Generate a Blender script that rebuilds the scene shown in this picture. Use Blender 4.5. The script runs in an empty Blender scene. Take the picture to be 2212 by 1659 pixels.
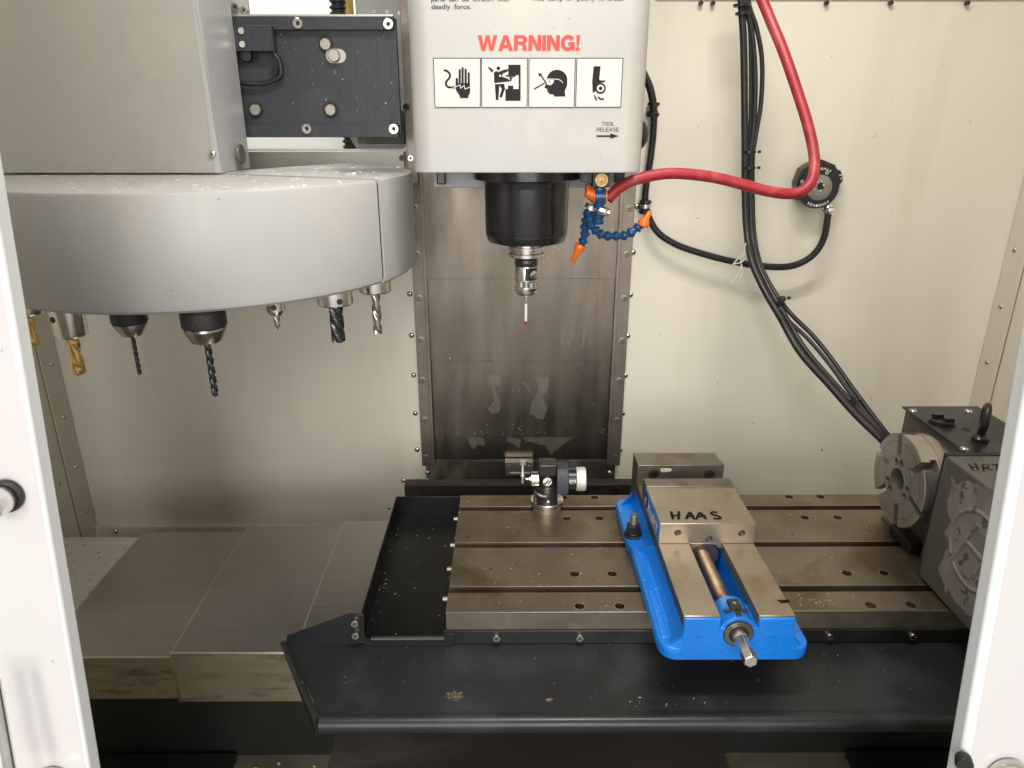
import bpy, bmesh, math, random
from mathutils import Vector, Matrix
random.seed(7)
R = math.radians
S = bpy.context.scene
COL = S.collection

# ------------------------------------------------------------------ camera
CH, CF, CP, CY = .698, 1534., R(20.2), R(.30)     # eye height above the table top, focal length, pitch, yaw
cd = bpy.data.cameras.new('camera'); cam = bpy.data.objects.new('camera', cd); COL.objects.link(cam)
cam.location = (0, 0, CH); cam.rotation_euler = (R(90) - CP, 0, -CY)
cd.sensor_fit = 'HORIZONTAL'; cd.sensor_width = 36; cd.lens = 36 * CF / 2212
cd.clip_start = .02; cd.clip_end = 60
cd.dof.use_dof = True; cd.dof.focus_distance = 1.2; cd.dof.aperture_fstop = 13
S.camera = cam

# ------------------------------------------------------------------ light of the shop and of the machine, plus added fill lamps
W = bpy.data.worlds.new('World'); S.world = W; W.use_nodes = True
bg = W.node_tree.nodes['Background']; bg.inputs[0].default_value = (1, .975, .94, 1); bg.inputs[1].default_value = .60
def area(name, loc, target, sx, sy, power, col=(1, .965, .91)):
    l = bpy.data.lights.new(name, 'AREA'); l.shape = 'RECTANGLE'; l.size = sx; l.size_y = sy; l.energy = power; l.color = col
    o = bpy.data.objects.new(name, l); COL.objects.link(o); o.location = loc
    o.rotation_euler = (Vector(target) - Vector(loc)).to_track_quat('-Z', 'Y').to_euler()
    return o
area('work_light', (.10, .74, 1.56), (.05, 1.00, 0), .9, .07, 19)
area('ceiling_light', (-1.05, -3.4, 2.75), (0, 1.4, .2), .6, 1.2, 46, (1, .975, .94))
area('ceiling_light', (.50, -3.6, 2.75), (0, 1.4, .2), .6, 1.2, 52, (1, .975, .94))
area('front_fill', (.0, -3.6, 1.0), (0, 1.5, .1), 3.4, 1.3, 126, (1, .985, .96))  # added unseen fill from behind the camera, lifts the wall under the carousel
area('shop_wall_fill', (-.45, 1.70, 1.5), (-.45, 1.98, .9), .5, .05, 9, (1, 1, 1))  # added lamp hidden behind the back wall, brightens the white shop wall
S.view_settings.view_transform = 'Standard'; S.view_settings.look = 'None'
S.view_settings.exposure = -.08; S.view_settings.gamma = 1

# ------------------------------------------------------------------ measuring: a sight line met with a plane of the machine
ZN = {'d': (0, 0, 1), 'n': (864, 345.6, .2604), 't': (806.5, 691, .2864), 'v': (1267, 921.7, .3472), 'r': (1728, 806.5, .3126),
      'l': (0, 979, .4098), 'f': (576, 1037, .3906), 'g': (1382.5, 1267, .375), 'a': (0, 0, .4167), 'h': (806.5, 0, .3125),
      'k': (1382.5, 0, .375), 'c': (0, 345.6, .4167), 'o': (1065.6, 967.7, .10415), 'e': (1699.2, 322.6, .10415),
      'p': (1048.3, 518.4, .118), 'q': (1198, 368.6, .1319)}
_f = Vector((math.sin(CY) * math.cos(CP), math.cos(CY) * math.cos(CP), -math.sin(CP)))
_r = Vector((math.cos(CY), -math.sin(CY), 0)); _u = _r.cross(_f)
def at(z, x, y, ax='Y', val=1.0):
    ox, oy, s = ZN[z]; px = ox + x * s; py = oy + y * s
    d = _f + _r * ((px - 1106) / CF) + _u * ((829.5 - py) / CF)
    c = Vector((0, 0, CH))
    k = {'X': val / d.x if d.x else 0, 'Y': val / d.y, 'Z': (val - CH) / d.z}[ax]
    return c + d * k

# ------------------------------------------------------------------ materials
def mat(name, col, col2=None, scale=6., stretch=(1, 1, 1), rough=.5, rough2=None, metal=0., bump=0., bscale=200., bstretch=(1, 1, 1),
        stain=None, sscale=3., samt=.5, sstretch=(1, 1, 1), spots=None, spscale=120., spamt=.08, coat=0., mixamt=1., extra=None, emis=None):
    m = bpy.data.materials.new(name); m.use_nodes = True; nt = m.node_tree; N = nt.nodes; L = nt.links
    b = N['Principled BSDF']; b.inputs['Roughness'].default_value = rough; b.inputs['Metallic'].default_value = metal
    b.inputs['Base Color'].default_value = (*col, 1)
    if coat: b.inputs['Coat Weight'].default_value = coat; b.inputs['Coat Roughness'].default_value = .12
    tc = N.new('ShaderNodeTexCoord')
    def noise(sc, st, det=5, dist=0.):
        mp = N.new('ShaderNodeMapping'); mp.inputs['Scale'].default_value = st; L.new(tc.outputs['Object'], mp.inputs[0])
        n = N.new('ShaderNodeTexNoise'); n.inputs['Scale'].default_value = sc; n.inputs['Detail'].default_value = det
        n.inputs['Distortion'].default_value = dist; L.new(mp.outputs[0], n.inputs['Vector']); return n.outputs[0]
    def ramp(src, a, c, va=0., vc=1.):
        r = N.new('ShaderNodeMapRange'); r.inputs['From Min'].default_value = a; r.inputs['From Max'].default_value = c
        r.inputs['To Min'].default_value = va; r.inputs['To Max'].default_value = vc; L.new(src, r.inputs[0]); return r.outputs[0]
    cur = None
    def mixc(fac, c2):
        nonlocal cur
        mx = N.new('ShaderNodeMix'); mx.data_type = 'RGBA'; L.new(fac, mx.inputs[0])
        if cur is None: mx.inputs[6].default_value = (*col, 1)
        else: L.new(cur, mx.inputs[6])
        mx.inputs[7].default_value = (*c2, 1); cur = mx.outputs[2]
    if col2: mixc(ramp(noise(scale, stretch), .3, .7, 0, mixamt), col2)
    if stain: mixc(ramp(noise(sscale, sstretch, 6, .6), .52, .66, 0, samt), stain)
    if spots: mixc(ramp(noise(spscale, (1, 1, 1), 2), .70 - spamt, .74 - spamt, 0, .8), spots)
    if cur: L.new(cur, b.inputs['Base Color'])
    if rough2 is not None: L.new(ramp(noise(scale * .7, stretch, 4), .3, .7, rough, rough2), b.inputs['Roughness'])
    if bump:
        bp = N.new('ShaderNodeBump'); bp.inputs['Strength'].default_value = bump; bp.inputs['Distance'].default_value = .001
        L.new(noise(bscale, bstretch, 3), bp.inputs['Height']); L.new(bp.outputs[0], b.inputs['Normal'])
    if emis: b.inputs['Emission Color'].default_value = (*col, 1); b.inputs['Emission Strength'].default_value = emis
    return m
M = {}
M['cream'] = mat('cream_paint', (.72, .68, .585), (.74, .705, .61), 2.2, rough=.30, rough2=.40, bump=.06, bscale=260, stain=(.57, .52, .40), sscale=3.2, samt=.2, sstretch=(3.2, 3.2, .38), spots=(.24, .19, .10), spscale=60, spamt=-.055)
M['cream_trim'] = mat('cream_trim_paint', (.67, .635, .545), rough=.35, bump=.05)
M['head'] = mat('light_grey_paint', (.375, .365, .35), (.35, .34, .325), 3, rough=.33, rough2=.42, bump=.10, bscale=420, stain=(.46, .41, .34), sscale=9, samt=.35, spots=(.26, .22, .17), spscale=150, spamt=-.03)
M['carousel'] = mat('carousel_grey_paint', (.375, .367, .355), (.355, .347, .335), 3, rough=.30, rough2=.40, bump=.05, bscale=350, stain=(.40, .38, .335), sscale=5, samt=.5, sstretch=(2.2, 2.2, .6), spots=(.22, .19, .15), spscale=110, spamt=-.045)
M['housing'] = mat('housing_grey_paint', (.325, .32, .295), (.35, .34, .315), 2.5, rough=.42, rough2=.52, bump=.08, bscale=420, stain=(.42, .395, .33), sscale=12, samt=.32, sstretch=(1, 1, .5))
M['housing_side'] = mat('housing_side_paint', (.37, .375, .38), rough=.33, bump=.05, stain=(.52, .53, .54), sscale=5, samt=.3)
M['door'] = mat('white_door_paint', (.66, .635, .63), (.64, .605, .60), 2, rough=.22, rough2=.3, stain=(.60, .56, .55), sscale=4, samt=.3, spots=(.42, .38, .36), spscale=60, spamt=-.055, coat=.3)
M['door_edge'] = mat('white_edge_paint', (.72, .74, .74), rough=.3)
M['plate'] = mat('black_anodised_plate', (.022, .024, .031), (.031, .034, .042), 40, (6, 6, .6), rough=.42, rough2=.55, bump=.10, bscale=160, bstretch=(8, 8, .5), stain=(.06, .065, .075), sscale=6, samt=.35)
M['blackpaint'] = mat('black_sheet_paint', (.0115, .0118, .0130), (.0170, .0175, .0190), 9, rough=.28, rough2=.42, bump=.08, bscale=300, stain=(.032, .034, .037), sscale=7, samt=.55, spots=(.30, .28, .24), spscale=190, spamt=-.045)
M['blackpaint'].node_tree.nodes['Principled BSDF'].inputs['Specular IOR Level'].default_value = .38
M['traydark'] = mat('glossy_black_sheet', (.005, .005, .005), (.008, .008, .008), 9, rough=.22, rough2=.34, bump=.05)
M['traydark'].node_tree.nodes['Principled BSDF'].inputs['Specular IOR Level'].default_value = .28
M['blackdull'] = mat('dull_black_steel', (.012, .011, .010), (.018, .017, .015), 12, rough=.5, rough2=.65)
M['blackrubber'] = mat('black_rubber', (.010, .010, .011), (.018, .018, .019), 60, rough=.38, rough2=.5, bump=.1, bscale=300)
M['blackplastic'] = mat('black_plastic', (.012, .012, .013), rough=.3, bump=.1, bscale=500)
M['blackanod'] = mat('black_anodised', (.012, .011, .012), rough=.25, rough2=.4, col2=(.02, .018, .018), scale=30, bump=.15, bscale=300, bstretch=(.2, .2, 6))
M['spindle'] = mat('black_spindle_metal', (.035, .033, .035), (.055, .051, .053), 20, (1, 1, .3), rough=.18, rough2=.26, metal=.6, bump=.05)
M['table'] = mat('table_ground_steel', (.20, .163, .118), (.275, .232, .178), 9, rough=.38, rough2=.50, metal=.9, bump=.12, bscale=260, bstretch=(1, 1, 1), stain=(.13, .095, .055), sscale=5.5, samt=.85, spots=(.08, .065, .045), spscale=70, spamt=-.005)
M['stainmark'] = mat('dried_coolant_mark', (.12, .09, .055), rough=.5, metal=.5)
M['tablefront'] = mat('table_milled_steel', (.18, .155, .115), (.24, .21, .16), 26, (.4, 1, 1), rough=.45, rough2=.58, metal=.8, bump=.2, bscale=200, stain=(.36, .32, .26), sscale=20, samt=.35)
M['cover'] = mat('brushed_stainless_cover', (.36, .335, .305), (.41, .385, .355), 90, (.08, 6, 6), rough=.27, rough2=.36, metal=.9, bump=.05, bscale=160, bstretch=(.06, 8, 8), stain=(.25, .225, .195), sscale=3, samt=.5, sstretch=(.8, 1., 1.), spots=(.12, .10, .08), spscale=110, spamt=-.035)
M['coverlit'] = mat('rust_specked_lit_cover', (.75, .73, .71), (.68, .66, .64), 90, (.08, 6, 6), rough=.35, rough2=.45, metal=.8, bump=.1, bscale=90, bstretch=(.1, 6, 6), spots=(.14, .075, .045), spscale=110, spamt=.045)  # rust specks, with the bright left-hand reflection put into the pale base
M['coverfront'] = mat('stained_cover_front', (.30, .262, .185), (.345, .305, .225), 60, (.10, 2, 6.), rough=.36, rough2=.46, metal=.75, bump=.06, bscale=150, bstretch=(.1, 6, 8), stain=(.17, .135, .085), sscale=60, samt=.8, sstretch=(.30, 1, 1.), spots=(.10, .07, .04), spscale=70, spamt=-.015)
M['colcover'] = mat('column_cover_steel', (.25, .218, .18), (.19, .165, .132), 16, (1.6, 1, .35), rough=.27, rough2=.40, metal=.96, bump=.10, bscale=150, bstretch=(2.5, 1, .6), stain=(.15, .13, .10), sscale=9, samt=.55, sstretch=(2.2, 1, .35), spots=(.42, .39, .34), spscale=150, spamt=-.02)
M['colmid'] = mat('worn_cover_steel', (.145, .130, .108), (.195, .177, .15), 14, (1.6, 1, .35), rough=.45, rough2=.58, metal=.6, bump=.08, bscale=120, bstretch=(3, 1, .5), stain=(.30, .275, .24), sscale=7, samt=.4, sstretch=(2.4, 1, .4), spots=(.14, .12, .10), spscale=110, spamt=-.01)
M['coldark'] = mat('oily_cover_steel', (.052, .046, .036), (.082, .073, .058), 14, (1.6, 1, .4), rough=.42, rough2=.58, metal=.35, bump=.08, bscale=120, bstretch=(3, 1, .5), stain=(.25, .225, .19), sscale=6.5, samt=.55, sstretch=(1.8, 1, .7), spots=(.4, .37, .3), spscale=150, spamt=-.04)
M['residue'] = mat('dried_residue', (.50, .47, .41), (.40, .37, .32), 90, rough=.55, metal=0.)
_n = M['residue'].node_tree.nodes; _p = _n['Principled BSDF']; _t = _n.new('ShaderNodeTexNoise'); _t.inputs['Scale'].default_value = 70; _t.inputs['Detail'].default_value = 6
_m = _n.new('ShaderNodeMapRange'); _m.inputs[1].default_value = .38; _m.inputs[2].default_value = .66; _m.inputs[3].default_value = .0; _m.inputs[4].default_value = .38
M['residue'].node_tree.links.new(_t.outputs[0], _m.inputs[0]); M['residue'].node_tree.links.new(_m.outputs[0], _p.inputs['Alpha'])
M['rail'] = mat('rail_steel', (.27, .24, .20), (.22, .19, .16), 25, (1, 1, .6), rough=.38, rough2=.5, metal=.8, stain=(.12, .10, .08), sscale=8, samt=.5)
M['railflat'] = mat('screw_head_steel', (.36, .33, .29), rough=.35, metal=.9)
M['bolt'] = mat('zinc_bolt', (.62, .60, .54), rough=.22, metal=1.)
M['boltdark'] = mat('dark_bolt', (.06, .055, .05), rough=.35, metal=.7)
M['hole'] = mat('dark_socket', (.012, .011, .010), rough=.6)
M['chrome'] = mat('chromed_steel', (.85, .83, .80), rough=.20, rough2=.28, metal=1., col2=(.66, .64, .60), scale=30)
M['satin'] = mat('satin_steel', (.72, .69, .64), (.60, .57, .52), 20, (1, 1, 4), rough=.2, rough2=.32, metal=1.)
M['alu'] = mat('milled_aluminium', (.50, .475, .42), rough=.42, metal=.9, bump=.1, bscale=150, bstretch=(.3, 1, 6))
M['knurl'] = mat('knurled_aluminium', (.80, .77, .70), rough=.5, metal=.7, bump=.9, bscale=900)
M['jaw'] = mat('ground_jaw_steel', (.47, .41, .325), (.36, .305, .235), 9, rough=.30, rough2=.42, metal=.88, bump=.08, bscale=200, bstretch=(6, .5, 1), stain=(.29, .20, .115), sscale=8, samt=.8)
M['jawfront'] = mat('jaw_front_steel', (.50, .43, .33), (.42, .36, .28), 12, rough=.32, rough2=.42, metal=.85, stain=(.24, .20, .16), sscale=14, samt=.5)
M['jawdark'] = mat('dark_jaw_steel', (.20, .175, .145), (.26, .23, .19), 16, rough=.30, rough2=.42, metal=.85, stain=(.12, .09, .065), sscale=14, samt=.6)
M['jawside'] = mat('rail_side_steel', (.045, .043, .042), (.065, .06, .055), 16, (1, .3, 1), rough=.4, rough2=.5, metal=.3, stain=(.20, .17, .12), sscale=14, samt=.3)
M['blue'] = mat('blue_cast_paint', (.004, .165, .60), (.005, .185, .66), 10, rough=.26, rough2=.36, bump=.55, bscale=240, coat=.15, stain=(.006, .105, .38), sscale=14, samt=.55, spots=(.30, .42, .55), spscale=230, spamt=-.035)
M['bluesmooth'] = mat('blue_label', (.004, .12, .50), rough=.35)
M['screwbrass'] = mat('oily_screw_steel', (.36, .25, .15), (.44, .33, .22), 30, (1, 2, 1), rough=.36, rough2=.46, metal=.95, stain=(.17, .08, .035), sscale=25, samt=.7, sstretch=(1, .5, 1))
M['gold'] = mat('titanium_nitride_gold', (.80, .57, .22), (.66, .46, .17), 60, rough=.25, rough2=.4, metal=.9)
M['drill'] = mat('black_oxide_steel', (.055, .055, .06), (.09, .09, .10), 60, rough=.22, rough2=.32, metal=.85)
M['hss'] = mat('bright_cutter_steel', (.50, .46, .42), rough=.22, metal=1.)
M['chuckblack'] = mat('knurled_black_chuck', (.022, .021, .020), rough=.42, metal=.3, bump=.9, bscale=800)
M['chucksteel'] = mat('chuck_nose_steel', (.30, .285, .26), rough=.24, rough2=.34, col2=(.36, .34, .31), scale=30, stretch=(4, 4, 1), metal=.95)
M['redrubber'] = mat('red_rubber', (.27, .013, .024), (.32, .020, .030), 20, rough=.38, rough2=.5, bump=.05, stain=(.42, .10, .09), sscale=22, samt=.45, spots=(.5, .3, .25), spscale=160, spamt=-.04)
M['orange'] = mat('orange_plastic', (.74, .135, .005), rough=.33, bump=.05)
M['loc'] = mat('dark_blue_plastic', (.008, .055, .155), rough=.3, bump=.05)
M['glass'] = mat('grey_lens', (.17, .16, .15), (.22, .21, .20), 60, rough=.12, coat=.6)
M['white'] = mat('white_print', (.74, .73, .68), rough=.45)
M['label'] = mat('pictogram_white', (.52, .51, .47), (.49, .48, .44), 14, rough=.4, spots=(.34, .30, .24), spscale=200, spamt=-.03)
M['black'] = mat('black_print', (.012, .010, .012), rough=.6)
M['black'].node_tree.nodes['Principled BSDF'].inputs['Specular IOR Level'].default_value = .2
M['marker'] = mat('black_marker', (.006, .006, .008), rough=.7)
M['marker'].node_tree.nodes['Principled BSDF'].inputs['Specular IOR Level'].default_value = .15
M['redprint'] = mat('red_print', (.58, .034, .022), rough=.45)
M['ceramic'] = mat('white_ceramic', (.85, .83, .74), rough=.3)
M['ruby'] = mat('ruby', (.30, .004, .015), rough=.08, coat=1.)
M['rotary'] = mat('rotary_grey_paint', (.105, .093, .080), (.085, .075, .066), 6, rough=.38, rough2=.5, metal=.2, bump=.12, bscale=300)
M['bare'] = mat('flaked_bare_casting', (.19, .172, .157), (.25, .228, .21), 24, rough=.45, rough2=.6, metal=.2, bump=.5, bscale=170, stain=(.13, .115, .10), sscale=20, samt=.5, spots=(.06, .05, .045), spscale=52, spamt=.10)
M['faceplate'] = mat('faceplate_steel', (.52, .49, .45), (.43, .40, .365), 14, (1, 1, 1), rough=.3, rough2=.42, metal=.88, bump=.05, stain=(.24, .205, .17), sscale=9, samt=.4)
M['casting'] = mat('grey_casting_paint', (.40, .41, .42), (.36, .37, .38), 20, rough=.5, bump=.7, bscale=90)
M['shopwall'] = mat('white_shop_wall', (.85, .85, .84), rough=.6)
M['braid'] = mat('yellow_braid', (.60, .40, .09), (.30, .17, .04), 330, rough=.5, bump=.8, bscale=420)
M['floor'] = mat('oily_floor_pan', (.16, .14, .095), (.20, .175, .12), 6, rough=.4, rough2=.55, stain=(.06, .05, .034), sscale=5, samt=.5)
M['saddle'] = mat('saddle_cover_steel', (.060, .050, .046), (.075, .064, .058), 8, rough=.4, rough2=.5, metal=.4, stain=(.17, .155, .145), sscale=6, samt=.35, sstretch=(.6, 1.5, 1))
M['chip'] = mat('aluminium_chip', (.80, .79, .74), rough=.3, metal=.35)
M['rustcrumb'] = mat('rusty_crumbs', (.075, .058, .04), (.19, .16, .12), 500, rough=.7, bump=1., bscale=400)
M['gasket'] = mat('clear_light_ring', (.30, .27, .22), rough=.15, coat=.5)
M['green'] = mat('green_yellow_residue', (.36, .42, .16), (.56, .56, .48), 220, rough=.5, stain=(.20, .17, .14), sscale=150, samt=.9)
M['string'] = mat('white_string', (.55, .54, .50), rough=.8, bump=.5, bscale=900)
M['brass'] = mat('old_brass', (.42, .30, .13), (.30, .20, .09), 60, rough=.3, rough2=.45, metal=.85)
M['clear'] = mat('smoked_clear_plastic', (.23, .21, .20), rough=.1, coat=.8)

M['bluerough'] = mat('blue_cast_rough', (.004, .165, .60), (.005, .185, .66), 10, rough=.24, rough2=.34, bump=1., bscale=150, coat=.15, stain=(.004, .12, .47), sscale=9, samt=.35, spots=(.03, .05, .08), spscale=120, spamt=-.06)
# ------------------------------------------------------------------ mesh collecting
class MB:
    def __init__(s): s.v = []; s.f = []
    def add(s, vs, fs):
        n = len(s.v); s.v += [Vector(v) for v in vs]; s.f += [[i + n for i in f] for f in fs]; return s
    def box(s, x0, x1, y0, y1, z0, z1):
        return s.add([(x, y, z) for z in (z0, z1) for y in (y0, y1) for x in (x0, x1)],
                     [(0, 2, 3, 1), (4, 5, 7, 6), (0, 1, 5, 4), (2, 6, 7, 3), (0, 4, 6, 2), (1, 3, 7, 5)])
    def frame(s, ax):
        ax = Vector(ax).normalized(); t = Vector((0, 0, 1)) if abs(ax.z) < .9 else Vector((1, 0, 0))
        u = ax.cross(t).normalized(); return ax, u, ax.cross(u).normalized()
    def lathe(s, p, ax, prof, n=24, cap=True, ph=0.):
        ax, u, w = s.frame(ax); p = Vector(p); vs = []; fs = []
        for t, r in prof:
            for i in range(n):
                a = 2 * math.pi * i / n + ph; vs.append(p + ax * t + (u * math.cos(a) + w * math.sin(a)) * r)
        for k in range(len(prof) - 1):
            for i in range(n):
                j = (i + 1) % n; fs.append((k * n + i, k * n + j, (k + 1) * n + j, (k + 1) * n + i))
        if cap: fs.append(tuple(range(n - 1, -1, -1))); fs.append(tuple((len(prof) - 1) * n + i for i in range(n)))
        return s.add(vs, fs)
    def cyl(s, p0, p1, r, r2=None, n=20, ph=0.):
        p0 = Vector(p0); p1 = Vector(p1); d = (p1 - p0)
        return s.lathe(p0, d, [(0, r), (d.length, r if r2 is None else r2)], n, ph=ph)
    def tube(s, pts, r, n=12, cap=True, sq=None):
        pts = [Vector(p) for p in pts]; vs = []; fs = []; u = None
        for i, p in enumerate(pts):
            t = (pts[min(i + 1, len(pts) - 1)] - pts[max(i - 1, 0)]).normalized()
            if u is None: _, u, _w = s.frame(t)
            u = (u - t * u.dot(t)).normalized(); w = t.cross(u)
            rr = r(i / (len(pts) - 1)) if callable(r) else r
            for k in range(n):
                a = 2 * math.pi * k / n; vs.append(p + (u * math.cos(a) + w * math.sin(a) * (sq or 1)) * rr)
        for i in range(len(pts) - 1):
            for k in range(n):
                j = (k + 1) % n; fs.append((i * n + k, i * n + j, (i + 1) * n + j, (i + 1) * n + k))
        if cap: fs.append(tuple(range(n - 1, -1, -1))); fs.append(tuple((len(pts) - 1) * n + k for k in range(n)))
        return s.add(vs, fs)
    def prism(s, pts, d):
        pts = [Vector(p) for p in pts]; d = Vector(d); n = len(pts)
        nor = Vector((0, 0, 0))
        for i in range(n): nor += (pts[i] - pts[0]).cross(pts[(i + 1) % n] - pts[0])
        if nor.dot(d) > 0: pts = pts[::-1]
        return s.add(pts + [p + d for p in pts], [tuple(range(n)), tuple(range(2 * n - 1, n - 1, -1))] + [(i, i + n, (i + 1) % n + n, (i + 1) % n) for i in range(n)])
    def sphere(s, c, r, n=16, m=10, squash=1.):
        return s.lathe((c[0], c[1], c[2]), (0, 0, 1), [(-r * math.cos(math.pi * (k + .02) / (m + .04)) * squash, max(r * math.sin(math.pi * (k + .02) / (m + .04)), 1e-5)) for k in range(m + 1)], n)
    def build(s, name, m, parent=None, bevel=0., smooth=35, seg=2):
        off = Vector(parent.get('_o', (0, 0, 0))) if parent else Vector((0, 0, 0))
        me = bpy.data.meshes.new(name); me.from_pydata([v - off for v in s.v], [], s.f); me.update()
        me.materials.append(M[m] if isinstance(m, str) else m)
        me.polygons.foreach_set('use_smooth', [True] * len(me.polygons)); me.set_sharp_from_angle(angle=R(smooth))
        o = bpy.data.objects.new(name, me); COL.objects.link(o); o.parent = parent
        if parent: o['_o'] = tuple(off)
        if bevel:
            b = o.modifiers.new('bevel', 'BEVEL'); b.width = bevel; b.segments = seg; b.limit_method = 'ANGLE'; b.angle_limit = R(40)
        return o
def cut(o, mb):
    off = Vector(o.get('_o', (0, 0, 0)))
    me = bpy.data.meshes.new('cutter'); me.from_pydata([v - off for v in mb.v], [], mb.f); me.update()
    bm = bmesh.new(); bm.from_mesh(me); bmesh.ops.recalc_face_normals(bm, faces=bm.faces); bm.to_mesh(me); bm.free()
    c = bpy.data.objects.new('cutter', me); COL.objects.link(c)
    c.parent = o.parent
    saved = [m for m in o.modifiers]
    bvs = [(m.width, m.segments) for m in saved]
    for m in saved: o.modifiers.remove(m)
    bm = bmesh.new(); bm.from_mesh(o.data); bmesh.ops.recalc_face_normals(bm, faces=bm.faces); bm.to_mesh(o.data); bm.free()
    b = o.modifiers.new('cut', 'BOOLEAN'); b.object = c; b.operation = 'DIFFERENCE'; b.solver = 'EXACT'; b.use_self = True
    bpy.context.view_layer.update()
    dg = bpy.context.evaluated_depsgraph_get(); nm = bpy.data.meshes.new_from_object(o.evaluated_get(dg))
    o.modifiers.clear(); old = o.data; o.data = nm; nm.name = o.name
    nm.polygons.foreach_set('use_smooth', [True] * len(nm.polygons)); nm.set_sharp_from_angle(angle=R(35))
    bpy.data.objects.remove(c)
    for w_, s_ in bvs:
        b = o.modifiers.new('bevel', 'BEVEL'); b.width = w_; b.segments = s_; b.limit_method = 'ANGLE'; b.angle_limit = R(40)
    return o
def thing(name, label, cat, loc=(0, 0, 0), group=None):
    o = bpy.data.objects.new(name, None); COL.objects.link(o); o.location = loc; o.empty_display_size = .05
    o['_o'] = tuple(loc); o['label'] = label; o['category'] = cat
    if group: o['group'] = group
    return o
def tag(o, label=None, cat=None, group=None, kind=None):
    if label: o['label'] = label
    if cat: o['category'] = cat
    if group: o['group'] = group
    if kind: o['kind'] = kind
    return o
def put(proto, parent, loc, rot=None, sc=None):
    """a further copy of a small part, sharing its mesh"""
    c = proto.copy(); COL.objects.link(c); c.parent = parent
    off = Vector(parent.get('_o', (0, 0, 0))) if parent else Vector((0, 0, 0))
    c.location = Vector(loc) - off
    if rot: c.rotation_euler = rot
    if sc: c.scale = (sc, sc, sc)
    for ch in list(proto.children):
        g = ch.copy(); COL.objects.link(g); g.parent = c
    return c
def spline(pts, k=8):
    P = [Vector(p) for p in pts]; P = [P[0] * 2 - P[1]] + P + [P[-1] * 2 - P[-2]]; out = []
    for i in range(1, len(P) - 2):
        for j in range(k):
            t = j / k; a, b, c, d = P[i - 1:i + 3]
            out.append(.5 * ((2 * b) + (c - a) * t + (2 * a - 5 * b + 4 * c - d) * t * t + (3 * b - a - 3 * c + d) * t ** 3))
    return out + [P[-2]]

# screws: built once at the origin, looking towards -Y, then copied (head + dark socket as sub-part)
FACE = {'-y': (0, 0, 0), '+z': (R(-90), 0, 0), '-x': (0, 0, R(-90)), '+x': (0, 0, R(90))}
class ScrewKit:
    def __init__(s, name, r, h, m, dome, sock, m2='hole', tri=False):
        s.name = name; s.m = m; s.r = r; s.h = h; s.dome = dome; s.sock = sock; s.m2 = m2; s.me = None
    def place(s, parent, loc, face='-y', scale=1., name=None):
        if s.me is None:
            a = MB(); r, h = s.r, s.h
            if s.dome: prof = [(0, r), (h * .25, r), (h * .6, r * .86), (h * .85, r * .62), (h, r * .46), (h, r * .3), (h * .5, r * .28)]
            else: prof = [(0, r), (h * .8, r), (h, r * .92), (h, s.sock), (h * .35, s.sock)]
            a.lathe((0, 0, 0), (0, -1, 0), prof, 14)
            b = MB().lathe((0, 0, 0), (0, -1, 0), [(h * .45 if s.dome else h * .3, s.sock * .98), (h * .6 if s.dome else h * .4, s.sock * .98)], 6)
            o = a.build(s.name, s.m); s.me = o.data; bpy.data.objects.remove(o)
            o = b.build('socket', s.m2); s.me2 = o.data; bpy.data.objects.remove(o)
        off = Vector(parent.get('_o', (0, 0, 0)))
        o = bpy.data.objects.new(name or s.name, s.me); COL.objects.link(o); o.parent = parent; o.location = Vector(loc) - off
        o.rotation_euler = FACE[face] if isinstance(face, str) else face; o.scale = (scale,) * 3
        depth = 1
        if parent.parent is None:
            k = bpy.data.objects.new('socket', s.me2); COL.objects.link(k); k.parent = o
        return o
button = ScrewKit('button_screw', .0068, .0042, 'bolt', True, .0024)
flat = ScrewKit('flat_screw', .0078, .0010, 'rail', False, .0022)
capb = ScrewKit('cap_screw', .0062, .0060, 'bolt', False, .0030)
capd = ScrewKit('cap_screw', .0062, .0045, 'boltdark', False, .0030)
small = ScrewKit('small_screw', .0034, .0018, 'bolt', False, .0014)

def text(name, s, O, U, V, m, parent, bold=0., depth=.0003, sub=None):
    """lettering whose box runs from O along U (width) and V (height)"""
    c = bpy.data.curves.new(name, 'FONT'); c.body = s; c.size = 1; c.offset = bold; c.resolution_u = 4
    t = bpy.data.objects.new(name, c); COL.objects.link(t); bpy.context.view_layer.update()
    me = bpy.data.meshes.new_from_object(t.evaluated_get(bpy.context.evaluated_depsgraph_get())); bpy.data.objects.remove(t)
    xs = [v.co.x for v in me.vertices]; ys = [v.co.y for v in me.vertices]
    x0, x1, y0, y1 = min(xs), max(xs), min(ys), max(ys)
    O, U, V = Vector(O), Vector(U), Vector(V)
    b = MB(); Nn = U.cross(V).normalized() * depth
    vs = [O + U * ((v.co.x - x0) / (x1 - x0)) + V * ((v.co.y - y0) / (y1 - y0)) + Nn for v in me.vertices]
    b.add(vs, [tuple(p.vertices) for p in me.polygons])
    return b.build(name, m, parent)
def arc(cx, cy, rx, ry, a0, a1, n=14): return [(cx + rx * math.cos(R(a0 + (a1 - a0) * i / n)), cy + ry * math.sin(R(a0 + (a1 - a0) * i / n))) for i in range(n + 1)]
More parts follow.
